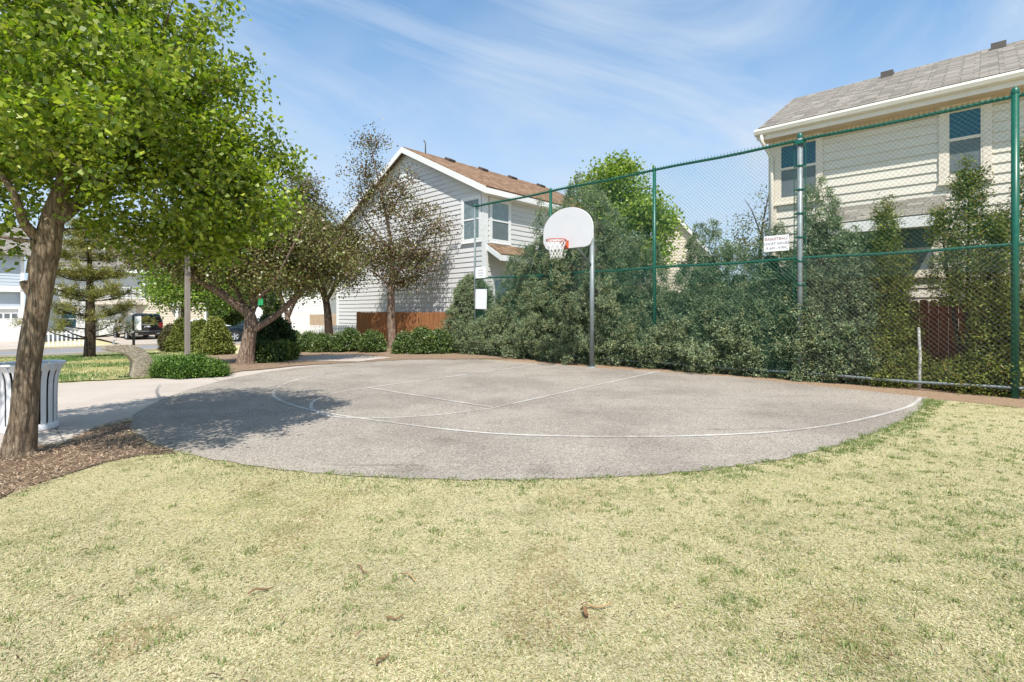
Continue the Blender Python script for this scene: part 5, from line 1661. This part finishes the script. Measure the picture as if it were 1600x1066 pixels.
# blue grey house at the far left
UB = 15.0
sb1 = street_ray(36, UB); sb0 = sb1 - 9
q2 = street_pt(sb1, UB)
h2 = empty('house', (q2[0], q2[1], q2[2] + .15), ROTS, 'blue grey house with a white panelled garage door at the left edge', 'house')
def bx_(px): return street_ray(px, UB) - sb1
def bz_(px, py): return HC + (HY - py) * S2(street_ray(px, UB), UB)[1] / FPX - (q2[2] + .15)
gd0, gd1 = bx_(-70), bx_(29)
zgt = bz_(15, 483)
mb = MB()
siding(mb, O_, A_, N_, lambda z: (-9, 0), bz_(15, 455), 5.6, .2)
siding(mb, O_, A_, N_, lambda z: (gd1 + .1, 0), -.2, bz_(15, 455), .2)
siding(mb, (0, 0, 0), (0, 1, 0), (1, 0, 0), lambda z: (0, 9), -.2, 5.6, .2)
boxf(mb, O_, A_, N_, -9, gd1 + .1, -.5, -.3, zgt, bz_(15, 455))
mb.build('wall', M_sid_blue, h2)
mb = MB(); boxf(mb, O_, A_, N_, -9, .08, -.02, .05, bz_(15, 455) - .05, bz_(15, 455) + .35); boxf(mb, O_, A_, N_, -.12, .06, -.02, .05, -.2, 5.6)
boxf(mb, O_, A_, N_, gd0 - .12, gd1 + .12, -.3, -.24, zgt, zgt + .15); boxf(mb, O_, A_, N_, gd1, gd1 + .12, -.3, -.22, -.2, zgt); mb.build('trim', M_white, h2)
mb = MB(); boxf(mb, O_, A_, N_, gd0, gd1, -.45, -.35, -.2, zgt)
for k in range(4):
    for j in range(8):
        a = gd0 + (gd1 - gd0) * (j + .1) / 8; bb = gd0 + (gd1 - gd0) * (j + .9) / 8
        boxf(mb, O_, A_, N_, a, bb, -.35, -.335, -.15 + k * .52 + .07, -.15 + k * .52 + .45)
gdo = mb.build('garage_door', M_white, h2)
mb = MB()
for j in range(8):
    a = gd0 + (gd1 - gd0) * (j + .14) / 8; bb = gd0 + (gd1 - gd0) * (j + .86) / 8
    boxf(mb, O_, A_, N_, a, bb, -.335, -.33, -.15 + 3 * .52 + .11, -.15 + 3 * .52 + .41)
mb.build('door_light', M_screen, gdo)
mb = MB(); roof_slab(mb, (-9.4, -.5, 5.5), (.4, -.5, 5.5), (.4, 4.5, 8.0), (-9.4, 4.5, 8.0), .12); roof_slab(mb, (-9.4, 9.5, 5.5), (.4, 9.5, 5.5), (.4, 4.5, 8.0), (-9.4, 4.5, 8.0), .12)
r = mb.build('roof', M_sh_grey, h2); uv_roof(r)
tilted_pad('driveway', sb1 + gd0 - .3, sb1 + gd1 + .3, 6.6, UB + .4, .1, M_conc)

# pale house and tan fence far behind the picket fence
po = P(505, 487, 46)
gable_house('house', 'far pale grey house half hidden behind the picket fence and small forked tree', (po[0], po[1], T(po[0], po[1])), .15, -3.4, 0, 8, 4.6, 6.4, -.1, M_sid_grey, M_sh_grey, M_white)

po = P(372, 487, 52)
gable_house('house', 'far tan house half hidden behind the trees and parked dark cars', (po[0], po[1], T(po[0], po[1])), ROTS + PI / 2 - .6, -9, 0, 8, 4.6, 7.0, -.1, M_sid_beige, M_sh_grey, M_white)
for i, (px, Y_, w_, top_) in enumerate([(318, 46, 120, 425), (420, 50, 110, 420), (480, 58, 120, 430)]):
    po = P(px, 487, Y_); bz = T(po[0], po[1])
    shrub('background_tree', ['dark leafy tree far behind the conical shrubs', 'dark leafy tree far behind the flaking trunk', 'leafy tree far behind the shaded white pickets'][i], 'tree', (po[0], po[1], bz), HC + (487 - top_) * Y_ / FPX - bz, w_ * .5 * Y_ / FPX, 2.5, 5200, .20, .08, [(0.06, 0.10, 0.02), (0.10, 0.15, 0.03), (0.04, 0.07, 0.015)], [2, 2, 2], 301 + i, trunk_r=.15, mat=M_leaf, prof='egg', lump=.25, lscale=1.6, spray=.5, clump=.5)

# ---------------------------------------------------------------- wooden and picket fences

def board_fence(name, label, p0, p1, h, w, gap, mat, zfun, dog=True, thick=.02, rail=True, posts_back=True, hvar=.0):
    p0 = np.array(p0); p1 = np.array(p1); Ln = np.linalg.norm(p1 - p0); d = (p1 - p0) / Ln
    root = empty(name, (p0[0], p0[1], 0), math.atan2(d[1], d[0]), label, 'fence')
    mb = MB(); x = 0; rs = np.random.RandomState(5)
    while x < Ln:
        q = p0 + d * x; z = zfun(*q); hh = h + rs.normal() * hvar
        yo = rs.normal() * .003
        c = w * .28 if dog else .0
        poly = [(x, z + .03), (x + w, z + .03), (x + w, z + hh - c), (x + w - c, z + hh), (x + c, z + hh), (x, z + hh - c)] if dog else [(x, z + .05), (x + w, z + .05), (x + w, z + hh - w * .4), (x + w / 2, z + hh), (x, z + hh - w * .4)]
        mb.prism(poly, -thick / 2 + yo, thick / 2 + yo, lambda u, v, ww: (u, ww, v))
        x += w + gap
    mb.build('boards', mat, root)
    if rail:
        mb = MB()
        for fz_ in (.18, .82):
            z0_, z1_ = zfun(*p0) + h * fz_, zfun(*p1) + h * fz_
            mb.add([(0, .013, z0_ - .04), (Ln, .013, z1_ - .04), (Ln, .013, z1_ + .04), (0, .013, z0_ + .04), (0, .055, z0_ - .04), (Ln, .055, z1_ - .04), (Ln, .055, z1_ + .04), (0, .055, z0_ + .04)],
                   [(0, 1, 2, 3), (7, 6, 5, 4), (0, 4, 5, 1), (3, 2, 6, 7), (0, 3, 7, 4), (1, 5, 6, 2)])
        mb.build('rails', mat, root)
        n = max(2, int(Ln / 2.4) + 1)
        for i in range(n):
            x = min(Ln - .05, .05 + (Ln - .1) * i / (n - 1)); q = p0 + d * x; z = zfun(*q)
            mb = MB(); mb.box(x - .045, x + .045, .057, .145, z - .05, z + h * .97); mb.build('post', mat, root)
    return root

fl = lambda x, y: T(x, y)
board_fence('cedar_fence', 'orange brown cedar board fence before the pale grey gable wall', (-7.25, 23.9), (-1.65, 18.72), 1.52, .14, .006, M_cedar, lambda x, y: -.13, dog=False, hvar=.01)
ra = fa(1352)
board_fence('cedar_fence', 'dark red dog eared cedar fence with gaps behind the bare wire mesh at the right', F2(ra - 1.0, 1.05), F2(17.5, 1.05), 1.62, .138, .005, M_cedar2, lambda x, y: 0.0, hvar=.012)
pa = S2(street_ray(60, 8.6), 8.6); pbb = S2(street_ray(139, 8.6), 8.6)
board_fence('picket_fence', 'low white picket fence across the street behind the pine', pa, pbb, .95, .085, .11, M_white, lambda x, y: T(x, y) + .03, dog=False)
pa = P(434, 487, 29.5); pbb = P(558, 487, 24.3)
board_fence('picket_fence', 'white picket fence half shaded behind the hedge left of the cedar fence', pa[:2], pbb[:2], 1.05, .085, .07, M_white, fl, dog=False)
pa = P(484, 487, 40); pbb = P(540, 487, 37)
board_fence('board_fence', 'tan board fence beyond the shaded white pickets', pa[:2], pbb[:2], 1.7, .14, .004, M_tanwood, lambda x, y: T(x, y), dog=False)

# ---------------------------------------------------------------- street furniture

# slatted bin
bc = G(50, 679); k = .80
bin_ = empty('litter_bin', ((46 - 800) / 800 * (bc[1] + .24), bc[1] + .24, 0.01), 0, 'white slatted steel litter bin with flared top behind the leaning trunk', 'litter bin')
prof = [(.252, .045), (.252, .35), (.255, .52), (.265, .62), (.288, .70), (.325, .765)]
mb = MB(); nS = 20
for i in range(nS):
    a = 2 * PI * i / nS; hw = 2 * PI / nS * .34
    ring = []
    sp = smooth_line([(r, z) for r, z in prof], 3)
    vs = []
    for r, z in sp:
        for da, rr in ((-hw, r), (hw, r), (hw, r - .008), (-hw, r - .008)):
            vs.append((rr * math.cos(a + da), rr * math.sin(a + da), z))
    n = len(sp)
    fs = [(i_ * 4 + j, i_ * 4 + (j + 1) % 4, (i_ + 1) * 4 + (j + 1) % 4, (i_ + 1) * 4 + j) for i_ in range(n - 1) for j in range(4)]
    fs += [(3, 2, 1, 0), tuple((n - 1) * 4 + j for j in range(4))]
    mb.add(vs, fs)
mb.build('slats', M_binw, bin_)
mb = MB()
mb.lathe([(.325, .76), (.335, .775), (.325, .79), (.30, .785), (.30, .765)], 48, close=True); mb.build('top_rim', M_binw, bin_)
mb = MB()
mb.lathe([(.15, .66), (.285, .70), (.30, .735), (.30, .745), (.28, .725), (.15, .69)], 48, close=True); mb.build('lid_ring', M_binw, bin_)
mb = MB(); mb.lathe([(.258, .0), (.262, .06), (.245, .075), (.21, .075), (.21, .0)], 48); mb.build('base_ring', M_binw, bin_)
mb = MB(); mb.lathe([(.001, .06), (.228, .06), (.236, .66), (.215, .66), (.205, .10), (.001, .10)], 32); mb.build('liner', M_liner, bin_)

# aggregate drinking fountain
fb = G(208, 592)
df = empty('drinking_fountain', (fb[0], fb[1] + .15, 0.0), 0.30, 'curved exposed aggregate concrete drinking fountain beside the path', 'drinking fountain')
df.location = (fb[0] + .02, fb[1] + .18, 0); df.rotation_euler = (0, 0, .92)
outer = smooth_line([(.24, -.05), (.235, .12), (.205, .30), (.14, .46), (.03, .60), (-.12, .69), (-.32, .725), (-.64, .715)], 5)
inner = smooth_line([(-.64, .635), (-.50, .585), (-.36, .55), (-.25, .49), (-.18, .40), (-.155, .30), (-.16, .16), (-.175, -.05)], 5)
mb = MB(); mb.prism(outer + inner, -.17, .17, lambda u, v, w: (u, w * .8, v)); mb.build('body', M_aggr, df, bevel=.015)
mb = MB(); mb.lathe([(.001, .74), (.028, .74), (.03, .755), (.014, .77), (.012, .80), (.02, .81), (.001, .815)], 12, loc=(-.46, 0, 0)); mb.tube([(-.46, 0, .80), (-.43, 0, .825), (-.405, 0, .815)], .008, 6)
mb.build('bubbler', M_galv, df)

# lamp post
lb_ = GT(293, 577)
lp_ = empty('lamp_post', lb_, ROT, 'square bronze grey lamp post behind the low spreading juniper', 'lamp post')
mb = MB(); mb.box(-.055, .055, -.055, .055, 0, 4.55); mb.build('pole', M_pole, lp_, bevel=.012)
mb = MB(); mb.box(-.11, .11, -.11, .11, -.02, .04); mb.build('base_plate', M_pole, lp_, bevel=.01)
mb = MB(); mb.box(-.04, .04, -.35, -.056, 4.45, 4.50); mb.box(-.14, .14, -.72, -.35, 4.41, 4.53); hd = mb.build('lamp_head', M_pole, lp_, bevel=.015)
mb = MB(); mb.box(-.11, .11, -.68, -.39, 4.396, 4.409); mb.build('lens', simple('lamp_lens', (0.7, 0.7, 0.66), .3), hd)

# white panel sign on a black post by the street
sx = GT(209, 557)
sg = empty('board_sign', sx, .10, 'blank white double panel sign on a thin black post in front of the black car', 'sign')
k = sx[1] / FPX
mb = MB(); mb.box(-.032, .032, -.04, .03, -.05, (557 - 493) * k); mb.build('post', M_black, sg)
mb = MB(); mb.box((198 - 209) * k, -.034, -.012, .012, (557 - 516) * k, (557 - 494) * k); mb.box(.034, (220 - 209) * k, -.012, .012, (557 - 516) * k, (557 - 494) * k); mb.build('panel', M_signw, sg)
mb = MB(); mb.lathe([(.001, -.09), (.06, -.09), (.06, -.045), (.001, -.045)], 14, loc=(-.02, 0, (557 - 518.5) * k), axis='y'); mb.build('reflector', M_signw, sg)

# street name sign
xq, yq = P(404, 487, 30)[:2]; zq = T(xq, yq)
st = empty('street_sign', (xq, yq, zq), -.25, 'green street name blade above a white sign back on a thin pole behind the trees', 'street sign')
k = 30 / FPX
zz = lambda py: HC + (HY - py) * k - zq
mb = MB(); mb.tube([(0, 0, -.05), (0, 0, zz(468))], .03, 8); mb.build('pole', M_galv, st)
mb = MB(); mb.box(-.32, .34, -.045, -.033, zz(477), zz(467)); mb.build('name_blade', simple('blade_green', (0.02, 0.30, 0.10), .4), st)
mb = MB()
octo = [(.34 * math.cos(a), .34 * math.sin(a)) for a in np.linspace(PI / 8, 2 * PI + PI / 8, 8, endpoint=False)]
mb.prism(octo, -.046, -.034, lambda u, v, w: (u, w, v + zz(489))); mb.build('sign_back', M_signw, st)

# ---------------------------------------------------------------- vehicles

M_carblk = simple('car_black', (0.010, 0.010, 0.012), .12, var=.1, coat=1.0)
M_carnavy = simple('car_navy', (0.010, 0.018, 0.030), .12, var=.1, coat=1.0)
M_carwht = simple('car_white', (0.72, 0.72, 0.72), .15, var=.03, coat=.8)
M_carglass = simple('car_glass', (0.008, 0.014, 0.022), .04, var=.1, spec=1.0)
M_tyre = simple('tyre', (0.015, 0.015, 0.015), .8)
M_alloy = simple('alloy', (0.70, 0.71, 0.73), .3, metal=.5)
M_chrome = simple('chrome', (0.75, 0.75, 0.77), .15, metal=.9)
M_tail = simple('tail_red', (0.20, 0.01, 0.01), .2, coat=.8)
M_head = simple('head_lamp', (0.7, 0.72, 0.75), .1, coat=.8)
M_plate = simple('plate', (0.55, 0.57, 0.6), .4)

def car(name, label, loc, rz, st, paint, Lw, wheel_r, xw, glass_i, hw=.95, rear_plate=True):
    """st: stations (x, z_under, z_belt, z_top, hw_low, hw_belt, hw_top); x forward"""
    root = empty(name, loc, rz, label, 'car')
    mb = MB(); rings = []
    for (x, zu, zbt, ztp, hl, hb, ht) in st:
        half = [(hl * .93, zu), (hl, zu + .22), (hl * 1.0, (zu + zbt) * .55), (hb, zbt), (ht, ztp - .05), (ht * .82, ztp)]
        ring = [(x, y, z) for y, z in half] + [(x, -y, z) for y, z in reversed(half)]
        rings.append(ring)
    n = len(rings[0]); vs = [p for r in rings for p in r]; fs = []
    for i in range(len(rings) - 1):
        for j in range(n):
            j2 = (j + 1) % n
            fs.append((i * n + j, i * n + j2, (i + 1) * n + j2, (i + 1) * n + j))
    fs.append(tuple(range(n))); fs.append(tuple((len(rings) - 1) * n + j for j in range(n)))
    mb.add(vs, fs, 0, False)
    body = mb.build('body', paint, root, bevel=.03)
    # side glass
    for sgn, idx in ((1, (3, 4)), (-1, (n - 4, n - 5))):
        mb = MB()
        for (i0, i1) in glass_i['side']:
            a0, a1 = np.array(rings[i0][idx[0]]), np.array(rings[i1][idx[0]]); b0, b1 = np.array(rings[i0][idx[1]]), np.array(rings[i1][idx[1]])
            o = np.array([0, sgn * .012, .004])
            q = [a0 * .9 + b0 * .1, a1 * .9 + b1 * .1, a1 * .1 + b1 * .9, a0 * .1 + b0 * .9]
            q = [q[0] * .95 + q[1] * .05, q[0] * .05 + q[1] * .95, q[3] * .05 + q[2] * .95, q[3] * .95 + q[2] * .05]
            mb.quad(*[p + o for p in q])
        mb.build('side_window', M_carglass, root)
    for nm, (ia, ib), s in (('windscreen', glass_i['front'], 1), ('rear_window', glass_i['rear'], -1)):
        A0, A1 = np.array(rings[ia][3]), np.array(rings[ia][n - 4]); B0, B1 = np.array(rings[ib][4]), np.array(rings[ib][n - 5])
        o = np.array([s * .02, 0, .015])
        mb = MB(); q = [A0 * .95 + A1 * .05, A0 * .05 + A1 * .95, B0 * .06 + B1 * .94, B0 * .94 + B1 * .06]
        q = [q[0] * .92 + q[3] * .08, q[1] * .92 + q[2] * .08, q[1] * .08 + q[2] * .92, q[0] * .08 + q[3] * .92]
        mb.quad(*[p + o for p in q]); mb.build(nm, M_carglass, root)
    for x in xw:
        for s in (1, -1):
            y = s * (hw - .10)
            mb = MB()
            mb.lathe([(wheel_r * .62, -.11), (wheel_r * .94, -.12), (wheel_r, -.09), (wheel_r, .09), (wheel_r * .94, .12), (wheel_r * .62, .11)], 24, axis='y', loc=(x, y, wheel_r))
            wh = mb.build('wheel', M_tyre, root)
            mb = MB()
            mb.lathe([(wheel_r * .64, .10 * s), (wheel_r * .60, .105 * s), (wheel_r * .60, .06 * s)], 24, axis='y', loc=(x, y, wheel_r))
            for k in range(5):
                a = 2 * PI * k / 5 + .3
                mb.box(-wheel_r * .09, wheel_r * .09, min(.07 * s, .11 * s), max(.07 * s, .11 * s), 0, wheel_r * .62, M=Matrix.Translation((x, y, wheel_r)) @ Matrix.Rotation(a, 4, 'Y'))
            mb.build('rim', M_alloy, wh)
            mb = MB()
            mb.lathe([(wheel_r * 1.02, s * (hw - y * s) + .015 * s), (wheel_r * 1.16, s * (hw - y * s) + .02 * s), (wheel_r * 1.16, -.05 * s), (wheel_r * 1.02, -.05 * s)], 24, axis='y', loc=(x, y, wheel_r), close=True)
            mb.build('wheel_arch', M_tyre, root)
    xf, xr = st[-1][0], st[0][0]
    zb_ = st[1][2]
    for s in (1, -1):
        mb = MB(); mb.box(xr - .015, xr + .10, min(s * .70, s * .93), max(s * .70, s * .93), zb_ - .32, zb_ + .02); mb.build('tail_light', M_tail, root)
        mb = MB(); mb.box(xf - .18, xf + .015, min(s * .52, s * .86), max(s * .52, s * .86), st[-1][3] - .22, st[-1][3] - .04); mb.build('headlight', M_head, root)
        mb = MB(); xm = glass_i['mirror']; mb.box(xm - .1, xm + .06, min(s * 1.0, s * 1.17), max(s * 1.0, s * 1.17), zb_ + .02, zb_ + .2); mb.build('mirror', paint, root, bevel=.02)
    mb = MB(); mb.box(xr - .05, xr + .02, -.86, .86, .44, .60); mb.build('bumper', paint if not rear_plate else M_black, root, bevel=.02)
    if rear_plate:
        mb = MB(); mb.box(xr - .022, xr, -.17, .17, .92, 1.03); mb.build('number_plate', M_plate, root)
        mb = MB(); mb.box(xr - .03, xr - .0, -.42, .42, 1.10, 1.14); mb.box(xr - .06, xr - .04, -.8, .8, .63, .66); mb.build('chrome_strip', M_chrome, root)
        for s in (1, -1):
            mb = MB(); mb.box(xr - .058, xr - .04, min(s * .55, s * .80), max(s * .55, s * .80), .42, .52); mb.build('reflector', M_chrome, root)
    return root

suv_st = [(-2.62, .45, 1.15, 1.22, .88, .88, .80), (-2.55, .36, 1.22, 1.78, .97, .97, .80), (-2.35, .34, 1.22, 1.88, 1.0, .99, .79), (-1.35, .33, 1.20, 1.91, 1.0, 1.0, .78), (-.25, .33, 1.19, 1.90, 1.0, 1.0, .78), (.75, .33, 1.18, 1.84, 1.0, 1.0, .77), (1.45, .33, 1.16, 1.24, 1.0, .98, .86), (2.2, .34, 1.02, 1.16, .99, .95, .80), (2.52, .36, .86, 1.05, .95, .90, .72), (2.62, .45, .75, .92, .86, .82, .66)]
sv = street_pt(0, 0)
# rear centre of the big black car
Ys = 36.0; xs_, ys_ = P(230, 487, Ys)[:2]
fwd = np.array([-E1[0], -E1[1]]); ang = math.atan2(fwd[1], fwd[0]) + .03
cx_, cy_ = xs_ + math.cos(ang) * 2.62, ys_ + math.sin(ang) * 2.62
car('car', 'large black car parked nose in on the driveway, seen from behind', (cx_, cy_, T(cx_, cy_) + .08), ang, suv_st, M_carblk, 5.2, .39, (-1.65, 1.55), dict(side=[(2, 3), (3, 4), (4, 5)], front=(6, 5), rear=(1, 1), mirror=.95), hw=1.0)
sed = [(-2.25, .40, .82, .95, .80, .78, .70), (-2.15, .30, .92, 1.02, .88, .85, .74), (-1.75, .25, .95, 1.12, .90, .87, .68), (-1.05, .22, .95, 1.50, .90, .88, .62), (-.15, .22, .94, 1.56, .90, .88, .62), (.55, .22, .93, 1.48, .90, .88, .61), (1.25, .22, .93, 1.02, .90, .87, .74), (1.85, .24, .84, .94, .88, .83, .70), (2.2, .32, .68, .78, .80, .74, .60)]
xs_, ys_ = P(400, 487, 34.5)[:2]
car('car', 'dark navy car parked side on behind the flaking trunk, front wheel in view', (xs_, ys_, T(xs_, ys_) + .03), math.atan2(-E2[1], -E2[0]) - .18, sed, M_carnavy, 4.5, .34, (-1.35, 1.38), dict(side=[(2, 3), (3, 4), (4, 5), (5, 6)], front=(6, 5), rear=(2, 3), mirror=.8), hw=.9, rear_plate=False)
xs_, ys_ = P(326, 487, 39.5)[:2]
car('car', 'white car mostly hidden behind the conical shrubs, bonnet tip showing', (xs_, ys_, T(xs_, ys_) + .03), math.atan2(E2[1], E2[0]) - .25, sed, M_carwht, 4.5, .34, (-1.35, 1.38), dict(side=[(2, 3), (3, 4), (4, 5), (5, 6)], front=(6, 5), rear=(2, 3), mirror=.8), hw=.9, rear_plate=False)

# ---------------------------------------------------------------- light, sky, camera

world = bpy.data.worlds.new('World'); bpy.context.scene.world = world; world.use_nodes = True
nt = world.node_tree; nt.nodes.clear()
sky = nt.nodes.new('ShaderNodeTexSky'); sky.sky_type = 'NISHITA'; sky.sun_disc = False
sky.sun_elevation = SUN_EL; sky.sun_rotation = PI + math.atan2(SHD[0], SHD[1])
sky.altitude = 1600; sky.air_density = 1.1; sky.dust_density = 0.5; sky.ozone_density = 1.6
tc = nt.nodes.new('ShaderNodeTexCoord')
sx = nt.nodes.new('ShaderNodeSeparateXYZ'); L(nt, tc.outputs['Generated'], sx.inputs[0])
zc = N(nt, 'ShaderNodeMath', operation='MAXIMUM'); L(nt, sx.outputs['Z'], zc.inputs[0]); zc.inputs[1].default_value = 0.0
za = N(nt, 'ShaderNodeMath', operation='ADD'); L(nt, zc.outputs[0], za.inputs[0]); za.inputs[1].default_value = 0.16
dx = N(nt, 'ShaderNodeMath', operation='DIVIDE'); L(nt, sx.outputs['X'], dx.inputs[0]); L(nt, za.outputs[0], dx.inputs[1])
dy = N(nt, 'ShaderNodeMath', operation='DIVIDE'); L(nt, sx.outputs['Y'], dy.inputs[0]); L(nt, za.outputs[0], dy.inputs[1])
cb = nt.nodes.new('ShaderNodeCombineXYZ'); L(nt, dx.outputs[0], cb.inputs[0]); L(nt, dy.outputs[0], cb.inputs[1])
mp = nt.nodes.new('ShaderNodeMapping'); mp.vector_type = 'TEXTURE'; mp.inputs['Rotation'].default_value = (0, 0, 0.55); mp.inputs['Scale'].default_value = (2.3, 0.95, 1); mp.inputs['Location'].default_value = (-0.55, 0.3, 0)
L(nt, cb.outputs[0], mp.inputs['Vector'])
n1 = noise(nt, 1.15, 9, 0.62, mp.outputs[0], 0.8)
n2 = noise(nt, 0.55, 3, 0.5, cb.outputs[0])
mul = N(nt, 'ShaderNodeMath', operation='MULTIPLY'); L(nt, n1, mul.inputs[0]); L(nt, n2, mul.inputs[1])
cl = ramp(nt, mul.outputs[0], [(0.17, (0, 0, 0)), (0.31, (0.85, 0.85, 0.85))])
hz = ramp(nt, zc.outputs[0], [(0.0, (0.95, 0.95, 0.95)), (0.20, (0.78, 0.78, 0.78)), (0.34, (0.42, 0.42, 0.42)), (0.46, (0.12, 0.12, 0.12)), (0.58, (0.0, 0.0, 0.0))])
n3 = noise(nt, 0.85, 4, 0.55, cb.outputs[0], 0.6)
veil = ramp(nt, n3, [(0.36, (0, 0, 0)), (0.64, (0.50, 0.50, 0.50))])
m0 = N(nt, 'ShaderNodeMath', operation='MAXIMUM'); L(nt, cl, m0.inputs[0]); L(nt, veil, m0.inputs[1])
om = N(nt, 'ShaderNodeMath', operation='SUBTRACT'); om.inputs[0].default_value = 1.0; L(nt, m0.outputs[0], om.inputs[1])
oh_ = N(nt, 'ShaderNodeMath', operation='SUBTRACT'); oh_.inputs[0].default_value = 1.0; L(nt, hz, oh_.inputs[1])
pr = N(nt, 'ShaderNodeMath', operation='MULTIPLY'); L(nt, om.outputs[0], pr.inputs[0]); L(nt, oh_.outputs[0], pr.inputs[1])
mx = N(nt, 'ShaderNodeMath', operation='SUBTRACT'); mx.inputs[0].default_value = 1.0; L(nt, pr.outputs[0], mx.inputs[1])
blue = mixc(nt, 1.0, sky.outputs[0], (0.60, 1.72, 2.15), 'MULTIPLY')
col = mixc(nt, mx.outputs[0], blue, (6.4, 7.5, 8.9))
bg = N(nt, 'ShaderNodeBackground', Strength=0.08)
L(nt, col, bg.inputs['Color'])
wo = nt.nodes.new('ShaderNodeOutputWorld'); L(nt, bg.outputs[0], wo.inputs[0])

ld = bpy.data.lights.new('sun', 'SUN'); ld.energy = 5.0; ld.angle = math.radians(0.53); ld.color = (1.0, 0.955, 0.88)
lo = bpy.data.objects.new('sun', ld); C.objects.link(lo)
hn = math.hypot(*SHD)
dirv = Vector((SHD[0] / hn * math.cos(SUN_EL), SHD[1] / hn * math.cos(SUN_EL), -math.sin(SUN_EL)))
lo.rotation_euler = dirv.to_track_quat('-Z', 'Y').to_euler(); lo.location = (0, -10, 20)

cam = bpy.data.cameras.new('camera'); co_ = bpy.data.objects.new('camera', cam); C.objects.link(co_)
cam.sensor_width = 36.0; cam.lens = 36.0 * FPX / 1600.0
cam.shift_y = -(533 - HY) / 1600.0
cam.clip_start = 0.05; cam.clip_end = 3000
co_.location = (0, 0, HC); co_.rotation_euler = (PI / 2, 0, 0)
sc = bpy.context.scene
sc.camera = co_
sc.view_settings.view_transform = 'Standard'; sc.view_settings.look = 'None'
sc.view_settings.exposure = 0.39; sc.view_settings.gamma = 1.0
sc.cycles.max_bounces = 6; sc.cycles.diffuse_bounces = 3; sc.cycles.glossy_bounces = 3; sc.cycles.transparent_max_bounces = 8
